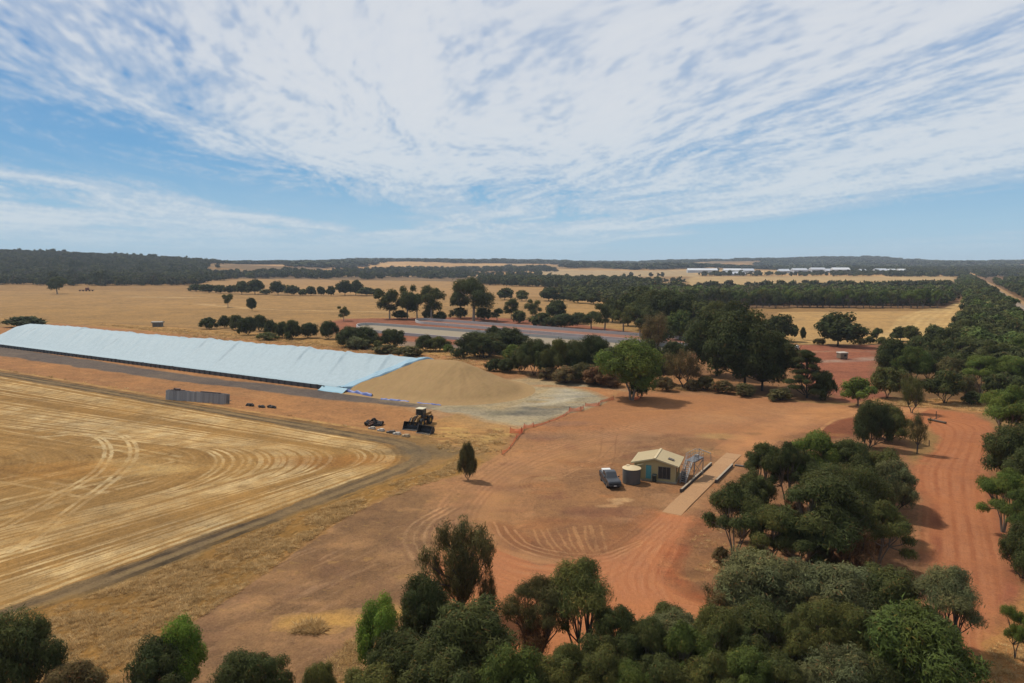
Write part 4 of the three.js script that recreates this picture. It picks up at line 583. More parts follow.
{
  // steel sampling gantry with a stair, next to the weighbridge
  const a = at(683, 483.5), b = at(698.5, 474.5), turn = Math.atan2(-(b.z - a.z), b.x - a.x), L = a.distanceTo(b), g = thing('sampling_gantry', 'galvanised steel sampling gantry with a stair beside the hut', 'gantry', [a.x, 0, a.z], turn);
  const galv = mat(seen(176, 174, 172), 0.45, { metalness: 0.45 }), y = 2.75, w = 1.3, x0 = L - 3.2, x1 = L;
  for (const [x, z] of [[x0, -w / 2], [x0, w / 2], [x1, -w / 2], [x1, w / 2]]) part('leg', beam([x, 0, z], [x, y, z], 0.1, 0.1), galv, g);
  part('platform', join([box(x1 - x0 + 0.2, 0.08, w + 0.1, (x0 + x1) / 2, y, 0), box(x1 - x0 + 0.2, 0.16, 0.06, (x0 + x1) / 2, y - 0.08, w / 2), box(x1 - x0 + 0.2, 0.16, 0.06, (x0 + x1) / 2, y - 0.08, -w / 2)]), mat(seen(130, 130, 132), 0.5, { metalness: 0.4 }), g);
  for (const z of [-w / 2, w / 2]) { part('brace', join([bar([x0, 0.2, z], [x1, y - 0.2, z], 0.035), bar([x1, 0.2, z], [x0, y - 0.2, z], 0.035)]), galv, g); part('handrail', join([bar([x0, y + 1.05, z], [x1, y + 1.05, z], 0.03), bar([x0, y + 0.55, z], [x1, y + 0.55, z], 0.025), ...[0, 0.25, 0.5, 0.75, 1].map((u) => bar([mix(x0, x1, u), y, z], [mix(x0, x1, u), y + 1.05, z], 0.03))]), galv, g); }
  part('handrail', join([bar([x1, y + 1.05, -w / 2], [x1, y + 1.05, w / 2], 0.03), bar([x1, y + 0.55, -w / 2], [x1, y + 0.55, w / 2], 0.025)]), galv, g);
  part('brace', join([bar([x1, 0.2, -w / 2], [x1, y - 0.2, w / 2], 0.035), bar([x0, 0.2, -w / 2], [x0, y - 0.2, w / 2], 0.035)]), galv, g);
  const sx = x0 - 2.3; const stair = part('stair_stringer', join([-0.42, 0.42].map((z) => beam([sx, 0.02, z], [x0, y, z], 0.05, 0.22))), galv, g); for (let i = 1; i < 12; i++) part('tread', box(0.24, 0.03, 0.8, mix(sx, x0, i / 12), y * i / 12, 0), galv, stair);
  for (const z of [-0.45, 0.45]) part('handrail', join([bar([sx, 1.0, z], [x0, y + 1.05, z], 0.03), bar([sx, 0.55, z], [x0, y + 0.55, z], 0.025), ...[0, 0.33, 0.66].map((u) => bar([mix(sx, x0, u), y * u, z], [mix(sx, x0, u), y * u + 1.02, z], 0.03))]), galv, g);
  part('probe_arm', join([bar([(x0 + x1) / 2, y, w / 2], [(x0 + x1) / 2, y + 1.7, w / 2], 0.06), bar([(x0 + x1) / 2, y + 1.6, w / 2], [(x0 + x1) / 2 + 0.2, y + 1.2, w / 2 + 1.7], 0.06), bar([(x0 + x1) / 2 + 0.2, y + 1.2, w / 2 + 1.7], [(x0 + x1) / 2 + 0.2, y + 0.1, w / 2 + 1.75], 0.04), box(0.5, 0.4, 0.4, (x0 + x1) / 2, y + 0.5, w / 2 - 0.3)]), galv, g);
}

// ---------------------------------------------------------------- far buildings and odd things
function shed(name, label, category, group, px, py, wpx, h, depth, c, turn = 0, rise = 0.25) {
  const p = at(px, py), w = spanAt(p, wpx), g = thing(name, label, category, [p.x, p.y - 0.3, p.z], turn, group);
  part('wall', extrude([[-w / 2, 0], [w / 2, 0], [w / 2, h], [-w / 2, h]], depth, 0), mat(seen(...c), 0.7), g);
  const rf = extrude([[-depth / 2 - 0.6, 0], [0, depth * rise], [depth / 2 + 0.6, 0], [depth / 2 + 0.6, -0.5], [-depth / 2 - 0.6, -0.5]], w + 1, 0); rf.rotateY(Math.PI / 2); rf.translate(0, h + 0.52, 0); part('roof', rf, mat(seen(c[0] + 16, c[1] + 16, c[2] + 16), 0.6), g);
  part('door', box(w * 0.12, h * 0.7, 0.3, w * 0.1, h * 0.35, depth / 2 + 0.1), mat(seen(120, 120, 122), 0.6), g);
  return g;
}
[[702, 272.6, 29, 7], [732, 272.4, 17, 6], [747.5, 272.6, 11, 6], [733, 275.4, 22, 4], [783.5, 273.2, 10, 6], [799, 272.6, 14, 7], [817, 272.2, 14, 8], [829, 272.8, 9, 6], [840, 273.2, 16, 10], [862, 273.4, 6, 6], [880, 273, 11, 7], [891, 273, 7, 6], [902, 273.4, 10, 7]].forEach(([x, y, w, h]) => shed('farm_shed', 'white-roofed shed in the row of far sheds under the hills', 'shed', 'white sheds far off under the hills', x, y, w, h, 26, [[206, 208, 210], [186, 190, 196], [214, 214, 212]][Math.round(x) % 3], (x % 3 - 1) * 0.1, 0.22));
{
  shed('pump_shed', 'small grey shed in the paddock behind the blue tarpaulin', 'shed', null, 158, 326.6, 8.5, 2.2, 3, [118, 112, 100], 0.2, 0.1);
  const p = at(842, 359), g = thing('site_trailer', 'small square site hut with a pale roof on the red gravel', 'site hut', [p.x, 0, p.z], 0.15);
  part('body', rbox(2.6, 1.7, 2.2, 0, 1.15, 0, 0.05), mat(seen(134, 116, 96), 0.7), g); part('roof', rbox(2.9, 0.35, 2.5, 0, 2.15, 0, 0.06), mat(seen(214, 204, 186), 0.6), g); part('window', box(0.9, 0.7, 0.05, 0.4, 1.3, 1.11), glassMat, g); for (const s of [-1, 1]) part('wheel', cyl(0.3, 0.3, 0.2, 14, s * 0.9, 0.3, 0.9, Math.PI / 2), rubberMat, g);
  const q = at(797, 350), t = thing('white_tank', 'small round white tank at the edge of the red gravel', 'tank', [q.x, 0, q.z]);
  part('shell', new THREE.LatheGeometry([[0, 0], [0.75, 0], [0.78, 1.2], [0.6, 1.65], [0.2, 1.8], [0, 1.82]].map(([x, y]) => new THREE.Vector2(x, y)), 24), mat(seen(228, 228, 224), 0.5), t); part('cap', cyl(0.16, 0.16, 0.14, 12, 0, 1.88, 0), mat(seen(200, 200, 196), 0.5), t);
  const c = at(87, 291.5), m = thing('seeding_implement', 'long red farm implement parked in the far paddock', 'farm implement', [c.x, c.y, c.z], 0.1), red = mat(seen(120, 58, 44), 0.7), k = spanAt(c, 1);
  part('frame', join([box(14 * k, 0.5, 0.5, 0, 1.6, 0), box(14 * k, 0.4, 0.4, 0, 1.3, 3), box(0.5, 0.4, 4, -4 * k, 1.4, 1.5), box(0.5, 0.4, 4, 4 * k, 1.4, 1.5)]), red, m); part('hopper', rbox(3 * k, 2.4, 2.4, 1 * k, 2.9, 1.4, 0.2), red, m); part('boom', bar([0.6 * k, 2, 0], [1.4 * k, 6, 0], 0.22), blackSteel, m);
  for (const x of [-6, -3, 0, 3, 6]) part('wheel', cyl(0.9, 0.9, 0.5, 14, x * k, 0.9, 1.5, Math.PI / 2), rubberMat, m);
  // posts and a fallen log by the junction
  const wood = mat(seen(96, 78, 62), 0.9);
  [[936, 419, 8], [929, 446, 6], [968, 404, 10]].forEach(([x, y, h], i) => { const u = at(x, y), l = spanAt(u, h); const o = solo('wooden_post', join([cyl(0.07, 0.09, l, 8, 0, l / 2, 0, 0, 0, 0.04), cyl(0.075, 0.075, 0.05, 8, 0, l * 0.9, 0)]), wood, ['weathered post beside the fallen log at the track junction', 'short post on the inside of the bend of the right hand track', 'tall post in the dry grass behind the track junction'][i], 'post'); o.position.set(u.x, 0, u.z); });
  const la = at(928, 420), lb = at(946, 424); solo('fallen_log', join([bar([la.x, 0.2, la.z], [lb.x, 0.25, lb.z], 0.2, 8), bar([la.x + 1, 0.25, la.z + 0.3], [la.x + 1.8, 0.9, la.z + 1.0], 0.06, 6)]), wood, 'grey fallen log lying at the track junction', 'log');
}

// ---------------------------------------------------------------- trees: tapered stems and limbs, crowns of many small leaf faces in clumps
function treeShapes(kind, seed, leaves) {                                // one metre high, one metre across
  const r = rng(seed * 101 + 7), n2 = () => r() + r() + r() - 1.5, cl = [], stems = [];
  const D = {
    mallee: { n: 26, stems: 5, fork: 0.34, leafL: 1.8, leafW: 0.2, down: -0.3, shell: 0.75, wisp: 0.6 },
    dome: { n: 30, stems: 4, fork: 0.22, leafL: 1.7, leafW: 0.21, down: -0.7, shell: 0.7, wisp: 0.6 },
    sheoak: { n: 44, stems: 1, fork: 0.2, leafL: 2.2, leafW: 0.12, down: -1, shell: 1, wisp: 1.1, thin: 0.62 },
    fan: { n: 24, stems: 4, fork: 0.22, leafL: 2.0, leafW: 0.13, thin: 0.8, down: -0.35, shell: 0.9, wisp: 0.7 },
    euc: { n: 17, stems: 2, fork: 0.28, leafL: 1.25, leafW: 0.5, down: -0.8, shell: 0.8 },
    umbrella: { n: 20, stems: 2, fork: 0.26, leafL: 1.1, leafW: 0.4, down: -0.55, shell: 0.6 },
    dense: { n: 46, stems: 1, fork: 0.14, leafL: 1.0, leafW: 0.5, down: -1, shell: 0.45 },
    bush: { n: 26, stems: 4, fork: 0.08, leafL: 1.7, leafW: 0.22, down: -0.9, shell: 0.7, wisp: 0.6 },
    gum: { n: 12, stems: 1, fork: 0.42, leafL: 1.15, leafW: 0.5, down: -0.7, shell: 0.65 },
    pine: { n: 34, stems: 1, fork: 0.1, leafL: 1.5, leafW: 0.25, down: -0.6, shell: 0.7, wisp: 0.4 },
    wispy: { n: 18, stems: 2, fork: 0.2, leafL: 1.8, leafW: 0.16, down: -1, shell: 1, wisp: 0.8, thin: 0.45 },
  }[kind];
  for (let i = 0; i < D.n; i++) {
    const a = i * 2.39996 + r() * 0.6, u = (i + 0.5) / D.n; let x, y, z, rad, ry;
    if (kind === 'mallee') { const q = 0.37 * Math.sqrt(u) * (0.9 + 0.2 * r()); rad = 0.09 + 0.075 * r(); ry = rad * 0.78; y = 0.99 - ry - 0.30 * (q / 0.37) ** 2 * (0.6 + 0.8 * r()) - (r() < 0.25 ? 0.16 : 0); x = Math.cos(a) * q; z = Math.sin(a) * q; }
    else if (kind === 'umbrella') { const q = 0.36 * Math.sqrt(u); rad = 0.125 + 0.06 * r(); ry = rad * 0.72; y = 0.98 - ry - 0.42 * r() - 0.12 * (q / 0.36); x = Math.cos(a) * q; z = Math.sin(a) * q; }
    else if (kind === 'dome' || kind === 'dense') { const el = Math.asin(1 - 1.55 * u), k = (i % 5 === 0 ? 0.55 : 1); rad = 0.13 + 0.06 * r(); ry = rad * 0.85; x = Math.cos(a) * Math.cos(el) * 0.36 * k; z = Math.sin(a) * Math.cos(el) * 0.36 * k; y = (kind === 'dome' ? 0.52 : 0.50) + Math.sin(el) * (kind === 'dome' ? 0.35 : 0.38) * k + (r() - 0.5) * 0.08; }
    else if (kind === 'bush') { const el = Math.asin(1 - 1.25 * u); rad = 0.13 + 0.06 * r(); ry = rad; x = Math.cos(a) * Math.cos(el) * 0.36; z = Math.sin(a) * Math.cos(el) * 0.36; y = 0.38 + Math.sin(el) * 0.47 + (r() - 0.5) * 0.1; }
    else if (kind === 'sheoak') { const t = 0.25 + 0.75 * u, q = (0.40 * Math.sin(Math.PI * Math.pow(1 - u, 0.75)) + 0.05) * (0.5 + 0.6 * r()); rad = 0.085 + 0.045 * r(); ry = 0.13; x = Math.cos(a) * q; z = Math.sin(a) * q; y = 0.06 + t * 0.82; }
    else if (kind === 'fan') { const q = 0.36 * Math.sqrt(u); rad = 0.12 + 0.05 * r(); ry = rad * 0.7; y = 0.97 - ry - 0.36 * (q / 0.36) ** 2 * (0.5 + r()); x = Math.cos(a) * q; z = Math.sin(a) * q; }
    else if (kind === 'gum') { const q = 0.34 * Math.sqrt(u); rad = 0.13 + 0.08 * r(); ry = rad * 0.8; y = 0.97 - ry - 0.5 * r(); x = Math.cos(a) * q; z = Math.sin(a) * q; }
    else if (kind === 'pine') { const t = u, q = (0.42 * (1 - t) + 0.05) * (0.45 + 0.75 * r()) * (t < 0.15 ? 0.8 : 1); rad = 0.10 + 0.05 * r(); ry = 0.05; y = 0.14 + t * 0.82; x = Math.cos(a) * q; z = Math.sin(a) * q; }
    else { const q = 0.36 * Math.sqrt(r()); rad = 0.12 + 0.06 * r(); ry = rad * 1.0; y = 0.35 + 0.55 * u; const k = kind === 'euc' ? Math.sqrt(Math.max(0.15, 1 - ((y - 0.6) / 0.42) ** 2)) : 1; x = Math.cos(a) * q * k; z = Math.sin(a) * q * k; }
    { const j = 0.72 + 0.5 * r(), lob = 1 + 0.28 * Math.sin(a * 2 + seed) + 0.2 * Math.sin(a * 3 + seed * 2.3); x *= lob * (kind === 'dense' || kind === 'dome' || kind === 'bush' ? j : 1); z *= lob * (kind === 'dense' || kind === 'dome' || kind === 'bush' ? j : 1); const sc = 0.72 + 0.56 * r(); rad *= sc; ry *= sc; y = Math.min(y, 1 - ry * 0.9) * (0.93 + 0.1 * r()); }
    cl.push({ x, y, z, rad, ry, tone: 0.82 + 0.36 * r(), warm: r() });
  }
  // wood
  const P = [], N = [], tube = (pts, r0, r1, sides) => {
    const rings = pts.map((p, i) => { const q = pts[Math.min(pts.length - 1, i + 1)], o = pts[Math.max(0, i - 1)], d = new THREE.Vector3(q[0] - o[0], q[1] - o[1], q[2] - o[2]).normalize(), e = new THREE.Vector3(1, 0, 0).addScaledVector(d, -d.x).normalize(), f = d.clone().cross(e), rr = mix(r0, r1, i / (pts.length - 1)); return Array.from({ length: sides }, (_, k) => { const t = k / sides * 6.2832, n = e.clone().multiplyScalar(Math.cos(t)).addScaledVector(f, Math.sin(t)); return [[p[0] + n.x * rr, p[1] + n.y * rr, p[2] + n.z * rr], [n.x, n.y, n.z]]; }); });
    for (let i = 0; i + 1 < rings.length; i++) for (let k = 0; k < sides; k++) { const a = rings[i][k], b = rings[i][(k + 1) % sides], c = rings[i + 1][k], d = rings[i + 1][(k + 1) % sides]; for (const v of [a, b, c, b, d, c]) { P.push(...v[0]); N.push(...v[1]); } }
  };
  const lo = leaves < 1500, tall = kind === 'gum' ? 0.026 : 0.022;
  for (let k = 0; k < D.stems; k++) { const a = k / D.stems * 6.28 + r(), s = D.stems > 1 ? 0.11 + 0.06 * r() : 0.02, f = D.fork * (0.85 + 0.4 * r()), top = [Math.cos(a) * s, f, Math.sin(a) * s]; stems.push(top); tube([[Math.cos(a) * 0.02, -0.03, Math.sin(a) * 0.02], [Math.cos(a) * s * 0.4 + n2() * 0.015, f * 0.5, Math.sin(a) * s * 0.4 + n2() * 0.015], top], tall / Math.sqrt(D.stems) * 1.25, tall / Math.sqrt(D.stems) * 0.85, lo ? 4 : 6); }
  for (const c of cl) {
    let best = stems[0], bd = 9; for (const s of stems) { const d = Math.hypot(s[0] - c.x, s[2] - c.z); if (d < bd) { bd = d; best = s; } }
    if (kind === 'pine' || kind === 'sheoak') best = [c.x * 0.12, Math.max(D.fork * 0.6, c.y - 0.22 - 0.1 * r()), c.z * 0.12];
    const m = [mix(best[0], c.x, 0.55) + n2() * 0.02, mix(best[1], c.y, 0.42), mix(best[2], c.z, 0.55) + n2() * 0.02];
    tube([best, m, [c.x, c.y - c.ry * 0.2, c.z]], 0.0095, 0.003, lo ? 3 : 4);
    if (!lo) for (let k = 0; k < 3; k++) tube([m, [c.x + n2() * c.rad, c.y + n2() * c.ry * 0.8, c.z + n2() * c.rad]], 0.0045, 0.0015, 3);
  }
  if (kind === 'pine' || kind === 'sheoak') tube([[0, D.fork, 0], [n2() * 0.015, 0.55, n2() * 0.015], [n2() * 0.02, 0.93, 0]], tall * 0.85, 0.006, lo ? 4 : 6);
  const trunk = new THREE.BufferGeometry(); trunk.setAttribute('position', new THREE.Float32BufferAttribute(P, 3)); trunk.setAttribute('normal', new THREE.Float32BufferAttribute(N, 3));
  // leaves
  const LP = [], LC = []; let area = 0; for (const c of cl) area += c.rad * (c.rad + c.ry);
  const count = leaves * (D.thin ?? 1), size = (leaves > 40000 ? 0.72 : 1.12) * Math.sqrt(area * 6 / (leaves * 0.42));
  const d = new THREE.Vector3(), n = new THREE.Vector3(), t = new THREE.Vector3(), b = new THREE.Vector3();
  for (const c of cl) {
    const m = Math.round(count * c.rad * (c.rad + c.ry) / area);
    for (let i = 0; i < m; i++) {
      d.set(r() * 2 - 1, 0, 0); const yy = D.down + (1 - D.down) * Math.pow(r(), 0.85), h = Math.sqrt(Math.max(0, 1 - yy * yy)), a = r() * 6.2832; d.set(Math.cos(a) * h, yy, Math.sin(a) * h);
      const q = 1 - D.shell * Math.pow(r(), 1.6) + (r() < 0.2 ? 0.34 * r() : 0), lump = 0.86 + 0.3 * noise(c.x * 40 + d.x * 2.3 + 9, c.z * 40 + d.z * 2.3 + d.y * 2.7);
      const x = c.x + d.x * c.rad * q * lump, y = c.y + d.y * c.ry * q * lump, z = c.z + d.z * c.rad * q * lump;
      if (y < 0.01) continue;
      n.set(d.x + n2() * 0.75, d.y + 0.25 + n2() * 0.75, d.z + n2() * 0.75).normalize();
      t.set(n2(), n2(), n2()); if (D.wisp) t.set(d.x * 0.8 + n2() * 0.5, 0.9 * D.wisp + n2() * 0.6, d.z * 0.8 + n2() * 0.5);
      t.addScaledVector(n, -t.dot(n)).normalize(); b.crossVectors(n, t);
      const L = size * D.leafL * (0.6 + 0.8 * r()), w = L * D.leafW / D.leafL * 1.2 * (D.wisp ? 1 : 0.8 + 0.4 * r()) * D.leafL;
      LP.push(x - t.x * L * 0.5 - b.x * w * 0.5, y - t.y * L * 0.5 - b.y * w * 0.5, z - t.z * L * 0.5 - b.z * w * 0.5, x - t.x * L * 0.35 + b.x * w * 0.5, y - t.y * L * 0.35 + b.y * w * 0.5, z - t.z * L * 0.35 + b.z * w * 0.5, x + t.x * L * 0.55, y + t.y * L * 0.55, z + t.z * L * 0.55);
      const v = c.tone * (0.72 + 0.56 * r()), dry = r() < 0.04 ? 1.7 : 1;
      for (let k = 0; k < 3; k++) LC.push(v * (0.94 + 0.16 * c.warm) * dry, v, v * (1.03 - 0.12 * c.warm));
    }
  }
  const crown = new THREE.BufferGeometry(); crown.setAttribute('position', new THREE.Float32BufferAttribute(LP, 3)); crown.setAttribute('color', new THREE.Float32BufferAttribute(LC, 3)); crown.computeVertexNormals();
  return { trunk, crown };
}
const leafOf = (r, g, b) => new THREE.MeshPhysicalMaterial({ color: new THREE.Color(r * 1.2, g * 1.19, b * 0.9), vertexColors: true, roughness: 0.9, specularIntensity: 0.12, transmission: 0.35, thickness: 0, side: THREE.DoubleSide });
const LEAF = {
  olive: leafOf(0.078, 0.082, 0.030), dark: leafOf(0.054, 0.062, 0.025), deep: leafOf(0.042, 0.050, 0.021), green: leafOf(0.062, 0.082, 0.024), bright: leafOf(0.100, 0.155, 0.030), grey: leafOf(0.100, 0.104, 0.058), brown: leafOf(0.110, 0.080, 0.042), dun: leafOf(0.082, 0.072, 0.034), red: leafOf(0.130, 0.068, 0.038), lime: leafOf(0.084, 0.110, 0.028),
};
const bark = mat(new THREE.Color(0.15, 0.115, 0.085), 0.9), paleBark = mat(new THREE.Color(0.26, 0.21, 0.165), 0.85), darkBark = mat(new THREE.Color(0.045, 0.036, 0.03), 0.9);
const shapes = {};
const HUGE = 62000, NEAR = 28000, MID = 5200, FAR = 1100;
function shapeOf(kind, variant, leaves) { return shapes[kind + variant + '_' + leaves] ??= treeShapes(kind, variant + 1 + kind.length * 13 + kind.charCodeAt(0), leaves); }
let treeCount = 0; const pick = rng(2024);
function plant(px, topY, baseY, wpx, kind, leaf, label, group, opt = {}) {
  const p = at(px, baseY), h = tallTo(p, topY), w = spanAt(p, wpx);
  return plantAt(p, h, w, Math.abs(baseY - topY), kind, leaf, label, group, opt);
}
function plantAt(p, h, w, tallPx, kind, leaf, label, group, opt = {}) {
  const level = w > 8 && tallPx > 60 && kind === 'dome' ? HUGE : tallPx > 36 ? NEAR : tallPx > 13 ? MID : FAR, s = shapeOf(kind, treeCount++ % (level >= NEAR ? 3 : 5), level);
  const low = kind === 'bush' || h < 2.6, name = low ? 'bush' : { mallee: 'mallee_tree', dome: 'mallee_tree', fan: 'sheoak_tree', sheoak: 'sheoak_tree', gum: 'gum_tree', euc: 'gum_tree', umbrella: 'gum_tree', dense: 'evergreen_tree', pine: 'pine_tree', wispy: 'sparse_tree' }[kind];
  const g = thing(opt.name ?? name, label, low ? 'bush' : 'tree', [p.x, p.y, p.z], pick() * 6.283, group);
  part(low ? 'stem' : 'trunk', s.trunk, opt.bark ?? (kind === 'gum' ? paleBark : kind === 'mallee' || kind === 'euc' ? bark : darkBark), g); part('crown', s.crown, LEAF[leaf], g);
  { const e = 0.88 + 0.24 * pick(); g.scale.set(w * e, h, w / e); } g.rotation.x = (pick() - 0.5) * 0.05; g.rotation.z = (pick() - 0.5) * 0.05;
  return g;
}
// --- trees that stand alone or show a look of their own
plant(631, 340, 400, 66, 'euc', 'lime', 'lone spreading light green tree at the edge of the dirt yard', null, {});
plant(640, 372, 398, 20, 'bush', 'dark', 'small dark bush under the lone spreading green tree');
plant(468, 440, 480, 15, 'bush', 'dun', 'small dark bushy sapling standing alone at the edge of the grass verge');
plant(462, 517, 618, 70, 'sheoak', 'dun', 'tall brownish sheoak rising above the trees below the yard');
plant(487, 568, 618, 26, 'wispy', 'dun', 'thin wispy sapling leaning beside the tall sheoak');
plant(579, 554, 664, 86, 'fan', 'olive', 'broad fan-shaped sheoak with bare spreading limbs below the dirt loop');
plant(538, 572, 662, 62, 'fan', 'dun', 'narrower fan-shaped sheoak leaning away from the broad one');
plant(380, 599, 678, 54, 'euc', 'bright', 'bright green young gum with pale stems standing in dry grass');
plant(187, 620, 700, 52, 'euc', 'bright', 'bright green bush-like gum behind a dark bush near the verge');
plant(162, 638, 712, 66, 'bush', 'deep', 'dark bush in front of the bright green gum near the verge');
plant(16, 612, 708, 76, 'bush', 'dark', 'large dark bush beside the corner of the stubble field track');
plant(72, 662, 716, 62, 'bush', 'brown', 'low brown scrubby bush next to the large dark bush');
plant(250, 650, 708, 64, 'bush', 'dark', 'rounded dark bush alone on the worn brown ground');
plant(322, 661, 712, 32, 'bush', 'olive', 'small upright olive bush on the worn brown ground');
plant(535, 615, 668, 44, 'wispy', 'red', 'reddish brown dead scrub at the foot of the fan-shaped sheoaks');
plant(838, 313, 346, 40, 'dense', 'deep', 'big rounded dark tree beside the straw paddock and red gravel');
plant(780, 314, 341, 27, 'dense', 'deep', 'dark round-headed tree at the corner of the straw paddock');
plant(803, 327, 340, 5, 'dense', 'deep', 'slim dark cypress in front of the straw paddock');
plant(806, 347, 398, 46, 'pine', 'deep', 'layered dark pine at the end of the shelter trees', null, {});
plant(825, 371, 399, 20, 'bush', 'dark', 'dark bush at the foot of the layered pine');
plant(858, 378, 406, 34, 'euc', 'lime', 'light green small tree at the junction of the yard and track');
plant(945, 369, 403, 34, 'dome', 'dark', 'rounded dark tree in the dry grass behind the track junction');
plant(869, 398, 448, 32, 'bush', 'deep', 'tall dark bush at the corner of the yard entrance');
plant(887, 403, 441, 36, 'bush', 'olive', 'rounded olive bush beside the tall dark bush at the yard entrance');
plant(917, 411, 454, 22, 'wispy', 'dun', 'thin brownish sapling on the bend of the red dirt track');
plant(912, 376, 413, 24, 'wispy', 'olive', 'spindly young tree in the dry grass strip by the junction');
plant(1015, 602, 658, 30, 'umbrella', 'lime', 'small light green flat-topped tree beside the red dirt track');
plant(57, 275, 294, 20, 'gum', 'dark', 'lone spreading gum in the far paddock before the wooded ridge');
plant(25, 316, 327, 34, 'bush', 'deep', 'dark bush at the far end of the blue tarpaulin');
plant(252, 297, 311, 8, 'dense', 'deep', 'single dark oval tree in the middle of the far paddock');
plant(228, 293, 307, 13, 'gum', 'olive', 'loose-crowned tree among fallen timber in the far paddock');
plant(344, 305, 321, 14, 'gum', 'olive', 'small open-crowned tree at the edge of the red earth by the bunkers');
plant(474, 273, 321, 44, 'gum', 'dark', 'tall pale-trunked gum with clumped crown behind the bunkers');
plant(653, 311, 356, 38, 'wispy', 'brown', 'half-dead brown-crowned tree behind the lone spreading green tree');
plant(684, 349, 388, 40, 'wispy', 'brown', 'bare brown sparse tree between the green tree and the dark evergreens');
plant(945, 562, 655, 74, 'fan', 'grey', 'grey-green open-crowned tree beside the red dirt track');
plant(905, 602, 712, 112, 'dome', 'green', 'large rich green domed mallee at the end of the foreground thicket');
// --- sets of look-alikes
const TONE = { olive: 'olive', dark: 'dark green', deep: 'blackish green', green: 'rich green', lime: 'light green', grey: 'grey-green', dun: 'brownish', brown: 'brown', red: 'reddish brown', bright: 'bright green' };
const FORM = { mallee: 'open mallee tree', dome: 'domed mallee tree', bush: 'rounded bush', gum: 'clump-crowned gum', dense: 'dense evergreen', wispy: 'sparse small tree', umbrella: 'flat-topped tree', euc: 'loose-crowned gum' };
function set(kind, where, group, list, opt) { for (const [px, t, b, w, leaf, k] of list) { const h = tallTo(at(px, b), t); plant(px, t, b, w, k ?? kind, leaf, (h < 4.2 ? 'small ' : h > 8.6 ? 'tall ' : '') + TONE[leaf] + ' ' + FORM[k ?? kind] + ' ' + where, group, opt); } }
set('mallee', 'in the thicket below the dirt loop', 'mallee thicket below the dirt loop', [[465, 603, 690, 104, 'dark', 'dome'], [424, 580, 655, 52, 'deep', 'dome'], [404, 628, 698, 56, 'dark', 'dome'], [440, 643, 718, 84, 'dark', 'dome'], [508, 648, 722, 64, 'green', 'dome'], [566, 645, 722, 74, 'olive'], [372, 666, 722, 62, 'olive', 'bush'], [536, 664, 724, 46, 'dark', 'dome'],
  [614, 604, 692, 66, 'dark'], [600, 648, 722, 62, 'olive'], [648, 617, 700, 54, 'dark'], [682, 620, 706, 66, 'green'], [716, 606, 696, 64, 'olive'], [660, 655, 728, 62, 'dark'], [706, 652, 728, 66, 'olive'], [757, 599, 690, 76, 'dark'], [744, 648, 726, 72, 'green'], [792, 614, 700, 62, 'olive'], [815, 600, 690, 66, 'olive'], [778, 656, 728, 66, 'dark'], [838, 645, 724, 70, 'grey', 'dome'], [852, 607, 690, 56, 'olive'], [822, 668, 730, 60, 'grey', 'dome'], [922, 604, 676, 54, 'dark'], [630, 662, 730, 58, 'green'], [866, 660, 728, 60, 'dark', 'dome'], [690, 672, 734, 60, 'olive', 'dome']]);
set('bush', 'between the mallee thicket and the weighbridge trees', 'grey-green feathery bushes', [[752, 552, 616, 78, 'grey'], [792, 560, 620, 66, 'grey'], [838, 562, 626, 84, 'grey'], [886, 565, 630, 66, 'dark'], [716, 588, 622, 34, 'brown', 'wispy']]);
set('mallee', 'in the clump beside the weighbridge', 'mallee clump beside the weighbridge', [[734, 481, 562, 68, 'dark'], [753, 470, 520, 40, 'dark', 'dome'], [764, 442, 506, 50, 'dark'], [787, 440, 512, 50, 'deep'], [812, 431, 506, 66, 'lime'], [846, 438, 508, 62, 'dark'], [880, 446, 506, 52, 'olive', 'dome'], [822, 474, 572, 100, 'dark'], [768, 505, 574, 64, 'olive'], [876, 500, 572, 66, 'olive'], [846, 460, 540, 84, 'dark', 'dome'], [893, 462, 516, 40, 'grey', 'dome'], [800, 520, 580, 60, 'dark'], [850, 522, 582, 66, 'red', 'wispy'], [862, 470, 535, 50, 'dark']]);
set('mallee', 'along the outer side of the red dirt track', 'mallees along the outer side of the track', [[1004, 384, 446, 60, 'lime'], [1030, 388, 448, 50, 'green'], [1012, 424, 484, 52, 'dark', 'dome'], [1003, 466, 532, 56, 'lime'], [1024, 486, 545, 46, 'green'], [1022, 520, 578, 36, 'dark', 'bush'], [1034, 440, 500, 50, 'dark', 'dome'], [1044, 404, 458, 50, 'olive']]);
set('dense', 'in the shelter clump at the back of the yard', 'dark evergreens at the back of the yard', [[717, 311, 376, 48, 'deep'], [744, 311, 388, 66, 'deep'], [762, 328, 391, 52, 'deep'], [733, 300, 352, 34, 'deep']]);
set('bush', 'low along the back edge of the yard', 'brown bushes along the back of the yard', [[705, 375, 390, 17, 'dun'], [692, 379, 390, 14, 'brown'], [566, 366, 383, 30, 'brown'], [600, 366, 385, 34, 'red'], [585, 362, 382, 26, 'dun'], [548, 366, 379, 20, 'brown'], [665, 376, 391, 18, 'brown'], [722, 380, 393, 20, 'brown'], [745, 384, 396, 20, 'dun'], [780, 388, 400, 24, 'dun']]);
